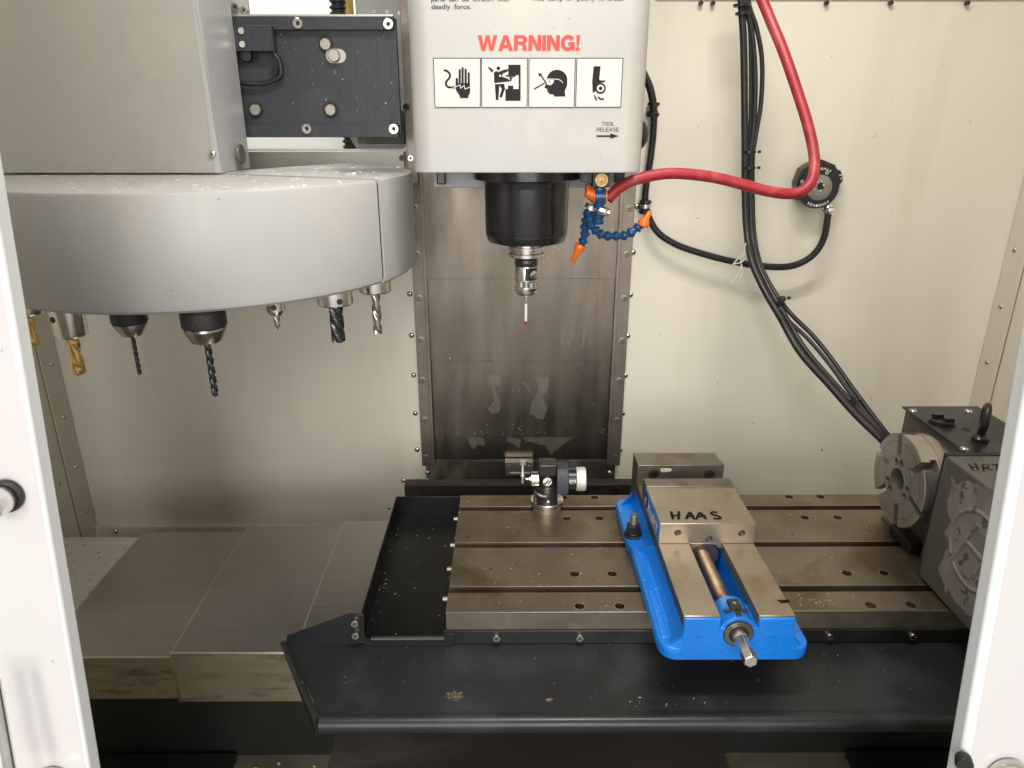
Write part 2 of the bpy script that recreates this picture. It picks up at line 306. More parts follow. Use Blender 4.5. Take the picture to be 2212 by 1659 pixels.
GL = {'W': (1.0, [[(0, 1), (.26, 0), (.5, .92), (.74, 0), (1, 1)]]), 'A': (.76, [[(0, 0), (.38, 1), (.76, 0)], [(.16, .33), (.60, .33)]]),
      'R': (.68, [[(0, 0), (0, 1), (.40, 1)] + arc(.40, .76, .24, .24, 90, -90) + [(0, .50)], [(.42, .50), (.56, .40), (.62, 0)]]), 'N': (.66, [[(0, 0), (0, 1), (.66, 0), (.66, 1)]]),
      'I': (.0, [[(0, 0), (0, 1)]]), 'G': (.76, [arc(.39, .5, .39, .5, 48, 330, 22), [(.42, .46), (.76, .46), (.76, 0)]]), '!': (.0, [[(0, .44), (0, 1)], [(0, 0), (0, .02)]]),
      'T': (.66, [[(.33, 0), (.33, 1)], [(0, 1), (.66, 1)]]), 'O': (.78, [arc(.39, .5, .39, .5, 0, 360, 26)]), 'L': (.50, [[(0, 1), (0, 0), (.50, 0)]]),
      'E': (.56, [[(.56, 1), (0, 1), (0, 0), (.56, 0)], [(0, .52), (.50, .52)]]), 'S': (.62, [arc(.31, .76, .29, .24, 25, 270, 14) + arc(.31, .26, .31, .26, 90, -155, 14)]),
      'H': (.64, [[(0, 0), (0, 1)], [(.64, 0), (.64, 1)], [(0, .52), (.64, .52)]]), 'K': (.64, [[(0, 0), (0, 1)], [(.62, 1), (.03, .42)], [(.24, .60), (.64, 0)]]),
      'U': (.66, [[(0, 1), (0, .3)] + arc(.33, .3, .33, .3, 180, 360) + [(.66, 1)]]), 'P': (.62, [[(0, 0), (0, 1), (.36, 1)] + arc(.36, .73, .26, .27, 90, -90) + [(0, .46)]]), 'C': (.72, [arc(.39, .5, .39, .5, 48, 312, 20)])}
def letters(name, s, O, U, V, m, parent, wt=.16, gap=.30, depth=.0003, wfix=None):
    """sans-serif capitals drawn with strokes of even weight in the box O, U, V"""
    O, U, V = Vector(O), Vector(U), Vector(V); b = MB(); tot = sum(GL[c][0] for c in s) + gap * (len(s) - 1) + wt; k = U.length / tot if not wfix else wfix
    ux = U.normalized() * k; H_ = V.length; hy = (V - U * (V.dot(U) / U.dot(U))).normalized(); w = wt * H_; x = wt / 2; Nn = U.cross(V).normalized()
    def P(px, py): return O + ux * px + hy * (w / 2 + py * (H_ - w))
    i_ = 0
    for c in s:
        for ln in GL[c][1]:
            pts = [P(x + a, y) for a, y in ln]
            for p, q in zip(pts[:-1], pts[1:]):
                t = (q - p)
                if t.length < 1e-9: continue
                t.normalize(); sd = Nn.cross(t) * w / 2; e = t * w * (.5 if len(pts) < 8 else .12); i_ += 1
                lift = Nn * (depth + (i_ % 7) * .000012)
                b.add([p - e + sd + lift, p - e - sd + lift, q + e - sd + lift, q + e + sd + lift], [(0, 1, 2, 3)])
        x += GL[c][0] + gap
    # trim the mitres above and below the line of type
    lo, hi = -1e-4, H_ + 1e-4
    for i, v in enumerate(b.v):
        h = (v - O).dot(hy)
        if h < lo: b.v[i] = v + hy * (lo - h)
        elif h > hi: b.v[i] = v - hy * (h - hi)
    return b.build(name, m, parent)
HB = {'W': (1.34, [[(0, 1), (.27, 1), (.40, .34), (.54, 1), (.80, 1), (.94, .34), (1.07, 1), (1.34, 1), (1.08, 0), (.81, 0), (.67, .62), (.53, 0), (.26, 0)]]),
      'A': (1.02, [[(0, 0), (.36, 1), (.511, 1), (.511, .74), (.40, .38), (.511, .38), (.511, .17), (.34, .17), (.29, 0)], [(1.02, 0), (.66, 1), (.51, 1), (.51, .74), (.62, .38), (.51, .38), (.51, .17), (.68, .17), (.73, 0)]]),
      'R': (.93, [[(0, 0), (0, 1), (.271, 1), (.271, 0)], [(.27, 1), (.60, 1)] + arc(.60, .70, .30, .30, 90, -90) + [(.27, .40), (.27, .60), (.55, .60)] + arc(.55, .70, .09, .10, -90, 90, 8) + [(.27, .80)], [(.42, .41), (.72, .47), (.87, .32), (.88, .08), (.93, 0), (.64, 0), (.60, .12), (.59, .30), (.50, .39)]]),
      'N': (.88, [[(0, 0), (0, 1), (.29, 1), (.62, .44), (.62, 1), (.88, 1), (.88, 0), (.60, 0), (.26, .57), (.26, 0)]]), 'I': (.27, [[(0, 0), (0, 1), (.27, 1), (.27, 0)]]),
      'G': (.98, [arc(.50, .5, .50, .52, 32, 308, 26) + [(.80, 0), (.98, 0), (.98, .55), (.52, .55), (.52, .35), (.72, .35)] + arc(.50, .5, .24, .29, 312, 32, 20)]),
      '!': (.28, [[(0, 1), (.28, 1), (.21, .30), (.07, .30)], [(0, 0), (0, .22), (.28, .22), (.28, 0)]])}
def heavy(name, s, O, U, V, m, parent, gap=.065, depth=.0002):
    O, U, V = Vector(O), Vector(U), Vector(V); b = MB(); k = 1 / (sum(HB[c][0] for c in s) + gap * (len(s) - 1)); x = 0; Nn = U.cross(V).normalized()
    for c in s:
        for i, pl in enumerate(HB[c][1]): b.add([O + U * ((x + a) * k) + V * y + Nn * (depth + i * .00002) for a, y in pl], [tuple(range(len(pl)))])
        x += HB[c][0] + gap
    return b.build(name, m, parent)
def strokes(lines, w, nor, m, name, parent, depth=.0003):
    """felt-pen strokes lying on a surface"""
    b = MB(); nor = Vector(nor)
    for ln in lines:
        P = [Vector(p) + nor * depth for p in ln]
        L_, R_ = [], []
        for i, p in enumerate(P):
            t = (P[min(i + 1, len(P) - 1)] - P[max(i - 1, 0)]).normalized(); sd = nor.cross(t).normalized() * w / 2
            e = t * (w * .4 if i == len(P) - 1 else (-w * .4 if i == 0 else 0))
            L_.append(p + sd + e); R_.append(p - sd + e)
        n = len(P)
        b.add(L_ + R_, [(i, n + i, n + i + 1, i + 1) for i in range(n - 1)]); depth += .00005
    return b.build(name, m, parent)

# ================================================================== SETTING: the enclosure
XL, XR, YB, CX = -1.078, 1.138, 1.62, .030
bw = thing('back_wall', 'x', 'x'); del bw['label'], bw['category']; bw['kind'] = 'structure'
OX0, OX1, OZ0, OZ1 = -.80, -.222, .645, 1.40      # the opening behind the tool changer
b = MB()
b.box(XL, -.200, YB, YB + .004, -.292, OZ0); b.box(XL, OX0, YB, YB + .004, OZ0, OZ1); b.box(XL, -.222, YB, YB + .004, OZ1, 1.5)
b.build('panel', 'cream', bw)
MB().box(.262, XR, YB, YB + .004, -.292, 1.5).build('panel', 'cream', bw)
MB().box(OX0, OX1, YB - .03, YB + .0, OZ0 - .012, OZ0 - .004).box(OX0, OX1, YB - .034, YB - .03, OZ0 - .05, OZ0 - .004).build('window_sill', 'cream_trim', bw, .001)
MB().box(-.665, -.60, YB + .02, YB + .05, OZ0 - .1, OZ1).build('post', 'cream_trim', bw, .002)
# ledge at the foot of the wall
MB().box(XL, -.245, YB - .012, YB - .002, -.50, -.287).build('ledge', 'cream_trim', bw, .0012)
MB().box(.33, XR, YB - .012, YB - .002, -.50, -.287).build('ledge', 'cream_trim', bw, .0012)
p = at('d', 250, 1148, 'Y', YB - .012); button.place(bw, p)
# top seam strip with rivet ends
zt = at('d', 1800, 4, 'Y', YB).z
MB().box(.30, XR, YB - .006, YB - .001, zt + .004, zt + .06).build('seam_strip', 'cream_trim', bw, .001)
for x in (1515, 1541, 1787, 1926, 2092):
    q = at('d', x, 6, 'Y', YB - .012); MB().cyl(q + Vector((0, .008, 0)), q, .0045, n=10).build('rivet', 'boltdark', bw)

for nm, X, sx, zA in (('side_wall_left', XL, 1, (83, 687, 190, 1156)), ('side_wall_right', XR, -1, (2212, 430, 2128, 880))):
    w = thing(nm, 'x', 'x'); del w['label'], w['category']; w['kind'] = 'structure'
    MB().box(min(X, X - sx * .004), max(X, X - sx * .004), .30, YB + .004, -.60, 1.5).build('panel', 'cream', w)
    MB().box(min(X, X + sx * .003), max(X, X + sx * .003), YB - .066, YB - .001, -.292, 1.5).build('corner_flange', 'cream_trim', w, .0012)
    MB().box(min(X, X + sx * .0012), max(X, X + sx * .0012), YB - .0685, YB - .0660, -.35, 1.5).build('seam_gap', 'brass', w)
    for z in (.42, .29, .155, .02, -.115, -.24):
        button.place(w, (X + sx * .003, YB - .03, z), '+x' if sx < 0 else '-x' , .9) if False else None
        q = (X + sx * .003, YB - .028, z + .01)
        o = button.place(w, q, '-x' if sx < 0 else '+x', .9)

fl = thing('floor', 'x', 'x'); del fl['label'], fl['category']; fl['kind'] = 'structure'
MB().box(XL, XR, .30, YB, -.412, -.402).build('floor_pan', 'floor', fl)
MB().box(-1.06, -.29, 1.0, 1.012, -.402, -.12).build('skirt_panel', 'blackdull', fl, .001)
MB().box(.33, 1.12, 1.0, 1.012, -.402, -.07).build('skirt_panel', 'blackdull', fl, .001)
for x0, x1 in ((-.80, -.50), (.62, .95)):
    MB().box(x0, x1, .86, .99, -.4015, -.385).build('drain_lip', 'blackdull', fl, .002)
b = MB()
for i in range(26): 
    x = random.uniform(-.65, -.3); y = random.uniform(.86, .98); s_ = random.uniform(.001, .003); b.box(x, x + s_ * 2, y, y + s_, -.4018, -.3995)
b.box(-.462, -.456, .965, .970, -.4018, -.397)
b.build('swarf_chips', 'chip'); bpy.data.objects['swarf_chips']['kind'] = 'stuff'

hd_ = MB().box(XL, XR, .60, .66, .955, 1.60).build('front_header', 'cream'); hd_['kind'] = 'structure'
hd_ = MB().box(XL, XR, .60, 2.0, 1.605, 1.625).build('ceiling', 'cream'); hd_['kind'] = 'structure'  # unseen roof slab, added to keep the upper walls darker
# beyond the opening: column casting, bright shop wall, hoses
sw = MB().box(-2.2, .3, 2.0, 2.02, -.3, 2.4).build('shop_wall', 'shopwall'); sw['kind'] = 'structure'
cc = thing('column_casting', 'rough grey painted column casting just behind the black slide plate', 'machine column', (-.25, 1.70, 0))
MB().box(at('a', 1842, 60, 'Y', 1.64).x, .28, 1.64, 1.9, .72, 1.5).build('column_body', 'casting', cc, .004)
b = MB(); q0 = at('a', 1965, 720, 'Y', 1.66)
b.lathe((q0.x, 1.64, q0.z + .02), (0, 1, 0), [(0, .055), (.003, .062), (.08, .062)], 28)
b.build('round_boss', 'casting', cc)
MB().box(-.325, -.222, 1.622, 1.64, .655, .72).build('lower_edge', 'coldark', cc, .002)
for x, y in ((5, 82), (95, 84), (180, 88)):
    q = at('h', x, y, 'Y', 1.64); small.place(cc, (q.x, 1.64, q.z))
def corr(pts, r, pitch, dep, n=12):
    P = spline(pts, 6); out = []; L_ = 0; res = []
    # resample evenly
    segs = [(P[i + 1] - P[i]).length for i in range(len(P) - 1)]; tot = sum(segs); cnt = max(int(tot / pitch * 4), 8)
    acc = 0; i = 0
    for k in range(cnt + 1):
        d = tot * k / cnt
        while i < len(segs) - 1 and acc + segs[i] < d: acc += segs[i]; i += 1
        res.append(P[i].lerp(P[i + 1], min(max((d - acc) / max(segs[i], 1e-9), 0), 1)))
    rr = [(r if (k % 4) in (0, 1) else r - dep) for k in range(len(res))]
    mb = MB(); mb.tube(res, lambda t: rr[min(int(round(t * (len(res) - 1))), len(res) - 1)], n); return mb
bh = corr([at('a', 1750, -60, 'Y', 1.75), at('a', 1753, 80, 'Y', 1.75), at('a', 1790, 420, 'Y', 1.75), at('a', 1818, 760, 'Y', 1.75), at('a', 1826, 1000, 'Y', 1.75)], .0185, .012, .005, 16).build('bellows_hose', 'blackrubber')
tag(bh, 'black ribbed bellows hose beside the yellow braided hose behind the slide plate', 'hose')
yh = MB().tube(spline([at('a', 1790, -60, 'Y', 1.77), at('a', 1797, 80, 'Y', 1.77), at('a', 1830, 420, 'Y', 1.77), at('a', 1856, 760, 'Y', 1.77), at('a', 1862, 1000, 'Y', 1.77)]), .0165, 16).build('braided_hose', 'braid')
tag(yh, 'yellow braided hose behind the black slide plate, next to the white shop wall', 'hose')

# ================================================================== COLUMN COVER (Z axis)
co = thing('column_cover', 'tall stained steel telescoping cover on the column behind the spindle', 'way cover', (CX, YB, -.17))
zs = [at('d', 1130, y, 'Y', YB - .01).z for y in (1000, 939.5, 774.5, 595.5)] + [.95]
mats = ['colcover'] * 4
for i in range(4):
    yy = YB - .004 - .0035 * (i)
    o = MB().box(-.192, .252, yy - .002, yy + .001, zs[i] - .006, zs[i + 1]).build('cover_sheet', mats[i], co, .0006)
    MB().box(-.185, .245, yy - .0045, yy - .0021, zs[i + 1] - .0010, zs[i + 1] + .0002).build('sheet_lip', 'railflat', o)
    MB().box(-.188, .248, yy - .0040, yy - .0021, zs[i + 1] - .0028, zs[i + 1] - .0010).build('lip_gap', 'hole', o)
for sx, x0, x1 in ((-1, -.2165, -.192), (1, .252, .2785)):
    r_ = MB().box(x0, x1, YB - .022, YB - .001, -.108, 1.05).build('rail', 'rail', co, .001)
    xi = x1 if sx < 0 else x0
    MB().box(min(xi, xi - sx * .007), max(xi, xi - sx * .007), YB - .0235, YB - .020, -.106, .62).build('inner_lip', 'rail', r_)
for x, y in ((898, 448), (901, 548), (904, 643), (908.5, 734), (913, 821), (917, 907), (922, 988), (1356, 450), (1350, 549), (1344, 644), (1338, 736), (1332, 822), (1328, 908), (1323, 989)):
    q = at('d', x, y, 'Y', YB - .022); flat.place(co, (-.2055 if x < 1100 else .2665, YB - .022, q.z))
def ragged(pts, k=4, j=.0018):
    out = []
    for i in range(len(pts)):
        a, c = Vector(pts[i]), Vector(pts[(i + 1) % len(pts)])
        for t in range(k): p = a.lerp(c, t / k); out.append((p.x + random.uniform(-j, j), p.y, p.z + random.uniform(-j, j)))
    return out
for lv, pts in ((1, [(1225, 430), (1325, 435), (1318, 500), (1310, 555), (1275, 560), (1290, 600), (1315, 660), (1290, 740), (1270, 755), (1220, 735), (1180, 705), (1185, 640), (1225, 570), (1245, 520)]),
                (1, [(880, 410), (945, 415), (965, 460), (950, 495), (910, 490), (930, 560), (960, 640), (945, 700), (890, 705), (860, 665), (905, 620), (900, 520), (860, 480)]),
                (1, [(1120, 465), (1160, 480), (1182, 520), (1175, 545), (1150, 515)]),
                (2, [(1412, 50), (1440, 60), (1440, 110), (1432, 150), (1442, 185), (1420, 195), (1412, 150), (1408, 90)]), (2, [(1480, 75), (1505, 80), (1500, 140), (1480, 200), (1455, 190), (1478, 140)]),
                (2, [(1588, -40), (1598, 0), (1594, 120), (1592, 200), (1572, 205), (1574, 150), (1584, 80)]), (2, [(1655, 75), (1648, 150), (1640, 190), (1622, 185), (1634, 140)]),
                (0, [(720, 880), (770, 875), (830, 890), (840, 950), (790, 940), (755, 975), (720, 930)]), (0, [(1000, 878), (1110, 900), (1105, 970), (1040, 930), (1005, 910)]), (0, [(1120, 875), (1520, 878), (1430, 940), (1370, 985), (1340, 1020), (1300, 950), (1150, 910)])):
    yy = YB - .004 - .0035 * lv - .0022
    P_ = [at('t', x, y, 'Y', yy) for x, y in pts]
    rg = ragged([(p.x, yy, p.z) for p in P_], 5); MB().add(rg, [tuple(range(len(rg)))]).build('residue_patch', 'residue', co)
# base panel under the column with the silver bracket
bp = thing('column_base_panel', 'dark sheet panel under the column cover, behind the tool setter', 'sheet panel', (CX, YB, -.25))
MB().box(-.209, .269, YB - .010, YB - .0005, -.172, -.10).build('sheet', 'coldark', bp, .001)
for x, y in ((924, 1021), (923, 1038), (1316, 1021), (1316, 1038)):
    q = at('d', x, y, 'Y', YB - .010); button.place(bp, (q.x, YB - .010, q.z), scale=1.0)
MB().box(-.232, .296, YB - .014, YB - .0105, -.180, -.172).build('folded_lip', 'tablefront', bp, .001)
for x, y in ((885, 635), (889, 724.5), (893.5, 810), (897, 892.5), (901, 971), (871.5, 1038), (903, 1038), (1376, 445.5), (1368, 544.5), (1362, 636.5), (1356, 725.5), (1351, 811), (1345, 893), (1340, 972), (1336, 1038)):
    q = at('d', x, y, 'Y', YB); button.place(bw, q)
for x, y in ((118, 1422),):
    q = at('t', x, y, 'Y', YB); small.place(bw, q)
q0, q1 = at('t', 993, 1078, 'Y', 1.585), at('t', 1205, 1176, 'Y', 1.585)
br = thing('silver_bracket', 'machined aluminium bracket block with two screw holes behind the tool setter', 'bracket', (.5 * (q0.x + q1.x), 1.60, q1.z))
o = MB().box(q0.x, q1.x, 1.585, 1.6095, q1.z, q0.z).build('block', 'alu', br, .0008)
cut(o, MB().cyl(at('t', 1022, 1097, 'Y', 1.58), at('t', 1022, 1097, 'Y', 1.58) + Vector((0, .015, 0)), .0036, n=12).cyl(at('t', 1174, 1095, 'Y', 1.58), at('t', 1174, 1095, 'Y', 1.58) + Vector((0, .015, 0)), .0036, n=12).box(q0.x + .012, q1.x - .008, 1.58, 1.588, q1.z + .008, q1.z + .0125))
for x, y in ((1022, 1097), (1174, 1095)):
    q = at('t', x, y, 'Y', 1.592); MB().cyl(q, q + Vector((0, .003, 0)), .0034, n=12).build('socket_screw', 'hole', br)
# black bar behind the table
q0, q1 = at('d', 873, 1048, 'Y', 1.46), at('d', 1372, 1048, 'Y', 1.46)
bb = thing('rear_bar', 'long black bar lying behind the machine table, under the column', 'bar', (CX, 1.46, -.2))
MB().box(q0.x, q1.x + .02, 1.46, 1.49, -.20, q0.z).build('bar_body', 'blackdull', bb, .002)
for x, y in ((362, 1272), (803, 1270), (1832, 1274)):
    q = at('t', x, y, 'Y', 1.46); capd.place(bb, q)
MB().box(-.20, .27, 1.49, 1.606, -.195, -.188).build('rear_flap', 'coldark', bb)

# ================================================================== TABLE
TY0, TY1, TX0, TX1, TH = .8935, 1.2535, -.096, .815, .031
slots = (.9485, 1.0755, 1.2015)
tb = thing('machine_table', 'long flat steel machine table with three T-slots and tapped holes', 'machine table', (.36, 1.07, -TH))
prof = [(TY0, -TH), (TY0, -.0008), (TY0 + .0008, 0)]
for s_ in slots: prof += [(s_ - .0076, 0), (s_ - .0076, -.012), (s_ - .0125, -.012), (s_ - .0125, -.022), (s_ + .0125, -.022), (s_ + .0125, -.012), (s_ + .0076, -.012), (s_ + .0076, 0)]
prof += [(TY1, 0), (TY1, -TH)]
top = MB().prism([(TX0, y, z) for y, z in prof], (TX1 - TX0, 0, 0)).build('table_top', 'table', tb)
cu = MB()
holes = [(x, y) for x in (.1086, .1705, .5575, .6200) for y in (.9900, .9068, 1.1655, 1.2445)] + [(.6228, 1.2385)]
holes = holes[:-1] + [(.02, .85)][:0]
for x, y in holes: cu.cyl((x, y, -.018), (x, y, .01), .0074, n=20)
cut(top, cu)
for x, y in holes: MB().lathe((x, y, 0), (0, 0, 1), [(-.0172, .0066), (-.0170, .0066)], 16).build('tapped_hole', 'hole', tb)
b = MB()
for x, y in holes: b.lathe((x, y, 0), (0, 0, 1), [(.00003, .0096), (.00025, .0086), (.00025, .0076), (-.0002, .0074)], 20, cap=False)
b.build('hole_rims', 'rail', tb)['kind'] = 'stuff'
for s_ in slots: MB().box(TX0 + .001, TX1 - .001, s_ + .0078, s_ + .0096, -.0010, .0002).build('slot_edge', 'railflat', tb, .0002)
MB().box(TX0, TX1 - .001, TY0 - .0012, TY0 + .0010, -.0016, .0002).build('front_edge', 'railflat', tb, .0003)
MB().box(TX0 + .0006, TX1 - .001, TY0 - .0011, TY0 - .0001, -TH, -.0020).build('front_face', 'tablefront', tb)
for y in (198, 315, 447, 597, 765):
    q = at('f', {198: 1056, 315: 1041, 447: 1021, 597: 1004, 765: 982}[y], y, 'X', -.104)
    MB().cyl((-.1045, q.y, -.0125), (TX0, q.y, -.0125), .0046, n=14).build('side_screw', 'jawdark', tb)
b = MB()   # ring stain left by a coolant drop
q = at('t', 1075, 1410, 'Z', 0)
for a0, a1, w_ in ((-10, 62, .0016), (78, 150, .0012), (185, 245, .0022), (250, 340, .0028)):
    P_ = [(q.x + math.cos(R(a0 + (a1 - a0) * i / 12)) * .036, q.y + .003 + math.sin(R(a0 + (a1 - a0) * i / 12)) * .036, 0) for i in range(13)]
    P_ = [p for p in P_ if abs(p[1] - slots[2]) > .010]
    if len(P_) > 2: strokes([P_], w_, (0, 0, 1), 'stainmark', 'ring_mark', tb, .0003)

# apron and big front chip tray
tr = thing('front_tray', 'wide black sheet metal chip tray running along the front of the table', 'chip tray', (.3, .82, -.08))
ZT = -.056
MB().box(-.10, .99, .8885, .8930, ZT + .001, -TH - .0005).build('mounting_flange', 'blackpaint', tr, .0008)
for x, y in ((1072.5, 1363), (1252.5, 1363), (1792, 1363), (1971, 1363)):
    q = at('d', x, y, 'Y', .8885); capb.place(tr, (q.x, .8885, -.0415), scale=.95)
# the sheet falls gently forward and ends in a rolled lip
pl = [(-.345, .8925, ZT), (1.0, .8925, ZT), (1.0, .765, ZT - .010), (-.262, .765, ZT - .010)]
MB().prism(pl, (0, 0, -.002)).build('tray_sheet', 'blackpaint', tr)
b = MB(); n = 9; prof = []
for i in range(n + 1):
    a = math.pi * (.5 - .58 * i / n); prof.append((.765 - .0 - math.cos(a) * .011 * (1 if a < 2 else 1), ZT - .010 - .0005 + math.sin(a) * .011 - .0095))
prof = [(.765, ZT - .0095), (.760, ZT - .0085), (.753, ZT - .0085), (.7475, ZT - .0105), (.7440, ZT - .015), (.7430, ZT - .021), (.7440, ZT - .027), (.748, ZT - .031), (.752, ZT - .032), (.752, ZT - .029), (.757, ZT - .025), (.765, ZT - .0125)]
b.prism([(-.259, y, z) for y, z in prof], (1.26, 0, 0)); b.build('rolled_lip', 'blackpaint', tr, smooth=60)
b = MB(); b.tube([(-.3475, .890, ZT + .002), (-.262, .752, ZT - .012)], .0050, 10); b.prism([(-.3475, .890, ZT + .004), (-.2640, .752, ZT - .010), (-.2640, .752, ZT - .036), (-.3475, .890, ZT - .010)], (-.0022, -.001, 0))
b.build('end_lip', 'blackpaint', tr)
q = [at('f', 110, 862, 'Y', .890), at('f', 455, 740, 'Y', .890), at('f', 505, 740, 'Y', .890), at('f', 505, 908, 'Y', .890), at('f', 108, 910, 'Y', .890)]
MB().prism(q, (0, .0022, 0)).build('gusset_plate', 'blackpaint', tr, .0005)
b = MB()
for cx_, w_, n_ in ((at('f', 1035, 1195, 'Z', ZT - .007), .014, 70), (at('f', 1560, 1213, 'Z', ZT - .007), .005, 22)):
    for i in range(n_):
        a, r_ = random.uniform(0, 6.3), random.random() ** .5; x = cx_.x + math.cos(a) * r_ * w_; y = cx_.y + math.sin(a) * r_ * w_ * .55; s_ = random.uniform(.0008, .0022)
        z0 = ZT - .010 + (y - .765) / .123 * .010
        b.box(x, x + s_, y, y + s_, z0 - .0003, z0 + s_ * .6)
tag(b.build('crumb_pile', 'rustcrumb'), kind='stuff')

# side tray
st = thing('side_tray', 'deep narrow black tray fixed to the left end of the table', 'chip tray', (-.16, 1.07, -.05))
X0, X1, ZF = -.2235, -.0965, -.046
MB().box(X0, X1, .893, 1.2555, ZF - .0022, ZF).build('tray_floor', 'traydark', st)
MB().box(X0 - .0022, X0 - .0001, .891, 1.2575, ZF - .003, -.004).build('long_wall', 'traydark', st, .0007)
MB().box(X0, X1 + .001, 1.2557, 1.2577, ZF - .003, -.004).build('end_wall', 'traydark', st, .0007)
b = MB(); b.box(X0 + .002, X1 + .012, .8855, .8880, ZT - .0002, ZF - .001); b.tube([(X0 + .012, .8890, ZF + .0005), (X1 - .002, .8890, ZF + .0005)], .0045, 12)
b.box(X1 - .001, X1 + .014, .8850, .8878, ZF - .002, -.034); b.build('front_wall', 'blackpaint', st, .0006)
q = [at('f', 457, 748, 'Y', .886), at('f', 537, 745, 'Y', .886), at('f', 541, 862, 'Y', .886), at('f', 560, 893, 'Y', .886), at('f', 468, 893, 'Y', .886)]
MB().prism(q, (0, .0022, 0)).build('corner_bracket', 'blackpaint', st, .0005)
for x, y in ((490, 785), (494, 851)): capb.place(st, at('f', x, y, 'Y', .886), scale=.95)

# ================================================================== X way covers
wc = thing('telescoping_cover', 'stepped brushed steel way cover left of the table, running to the left wall', 'way cover', (-.5, 1.1, -.2))
def wcover(x0, x1, z, zb, yf, m, mf, step):
    zf = z - .0085
    t = .0025
    prof = [(1.28 + step, z - .12), (1.28 + step, z), (1.112, z), (yf, zf), (yf, zb), (yf + t, zb), (yf + t, zf - t), (1.112, z - t), (1.28, z - t), (1.28, z - .12)]
    MB().tube([(x0, yf + .0006, zf - .0007), (x1, yf + .0006, zf - .0007)], .0010, 8).build('fold_highlight', 'alu', wc)  # bead of brighter metal, puts the highlight on the front edge
    o = MB().prism([(x0, y, zz) for y, zz in prof[:1] + [(1.28 + step, z), (1.112, z), (yf, zf), (yf + t, zf - t), (1.112, z - t), (1.28 + step - t, z - t), (1.28 + step - t, z - .12)]], (x1 - x0, 0, 0)).build('cover_top', m, wc, .0008)
    MB().box(x0, x1, yf - .0004, yf + t, zb, zf - .0016).build('cover_front', mf, o, .0008)
    MB().box(x0 - .0032, x0 - .0002, yf - .001, yf + .006, zb - .001, zf - .002).build('wiper_edge', 'brass', o, .0008)
    MB().prism([(x0 - .0028, 1.28 + step, z - .001), (x0 - .0028, 1.112, z - .001), (x0 - .0028, yf, zf - .001), (x0 - .0028, yf, zf - .012), (x0 - .0028, 1.112, z - .012), (x0 - .0028, 1.28 + step, z - .012)], (.0026, 0, 0)).build('wiper_strip', 'alu', o)
wcover(-1.05, -.760, -.1105, -.190, .926, 'coverlit', 'coverfront', 0)
wcover(-.757, -.5440, -.0998, -.1935, .923, 'cover', 'coverfront', .0012)
wcover(-.540, -.3410, -.0892, -.197, .920, 'cover', 'coverfront', .0024)
wcover(-.337, -.130, -.0750, -.197, .917, 'cover', 'coverfront', .0036)
wr = thing('way_cover_right', 'brushed steel way cover under the right end of the table', 'way cover', (.8, 1.1, -.2)); wr.name = 'telescoping_cover'
MB().box(.55, 1.10, .95, 1.28, -.19, -.09).build('cover_top', 'cover', wr, .001)
sd = thing('saddle_cover', 'dark oily sheet cover under the front tray, in the middle', 'way cover', (CX, .85, -.26))
MB().box(-.285, .345, .70, 1.24, -.253, -.250).build('cover_sheet', 'saddle', sd, .0008)
MB().box(-.09, .70, .97, 1.24, -.249, -.034).build('saddle_block', 'blackdull', sd, .002)
MB().box(-.270, .330, .74, .99, -.40, -.2535).build('cover_side', 'blackdull', sd)

# ================================================================== VISE
VX = .3135; VY0, VY1 = .790, 1.212; RZ = .070
vs = thing('machine_vise', 'bright blue cast machine vise with steel jaws clamped on the table', 'vise', (VX, 1.0, 0))
def secw(y, w0=.1045, r=.022):
    d = min(y - VY0, VY1 - y); return w0 if d >= r else w0 - (r - math.sqrt(max(r * r - (r - d) ** 2, 0)))
ys = [VY0 + .022 * (1 - math.cos(math.pi / 2 * k / 6)) for k in range(7)] + [.86, .94, 1.02, 1.045, 1.052, 1.058, 1.10, 1.104, 1.112] + [VY1 - .022 * (1 - math.cos(math.pi / 2 * k / 6)) for k in range(6, -1, -1)]
b = MB(); rows = []
for y in ys:
    w = secw(y); wi = w
    wl = w + (.0045 if 1.056 <= y < VY1 - .02 else 0)
    if y >= 1.056 and y < VY1 - .02: pass
    flare = max(0, 1 - (y - VY0) / .035)
    def half(sg, ww):
        q = [(ww - .0015, .0), (ww, .002), (ww, .0160), (ww - .0012, .0180), (ww - .0035, .0186)]
        xb = .0800 + .008 * flare
        q += [(min(xb + .010, ww - .006), .0188), (min(xb + .003, ww - .007), .0205), (min(xb, ww - .009), .0250), (.0768, .036), (.0753, .0515)]
        return [(VX + sg * x, y, z) for x, z in q]
    A = half(-1, wl); B = half(1, w)
    rows.append(A + B[::-1])
n = len(rows[0]); vsx = [p for r_ in rows for p in r_]; fs = []
for i in range(len(rows) - 1):
    for k in range(n):
        j = (k + 1) % n; fs.append((i * n + k, i * n + j, (i + 1) * n + j, (i + 1) * n + k))
fs.append(tuple(range(n))); fs.append(tuple((len(rows) - 1) * n + k for k in range(n))[::-1])
b.add(vsx, fs)
body = b.build('vise_body', 'blue', vs, smooth=32)
cut(body, MB().box(VX - .027, VX + .027, .842, 1.13, .010, .08).box(VX - .0255, VX - .001, .835, .843, .052, .08).cyl((VX - .0955, 1.077, -.01), (VX - .0955, 1.077, .03), .008, n=16))
body.data.materials.append(M['bluerough'])
for pl_ in body.data.polygons:
    if pl_.normal.y < -.7: pl_.material_index = 1
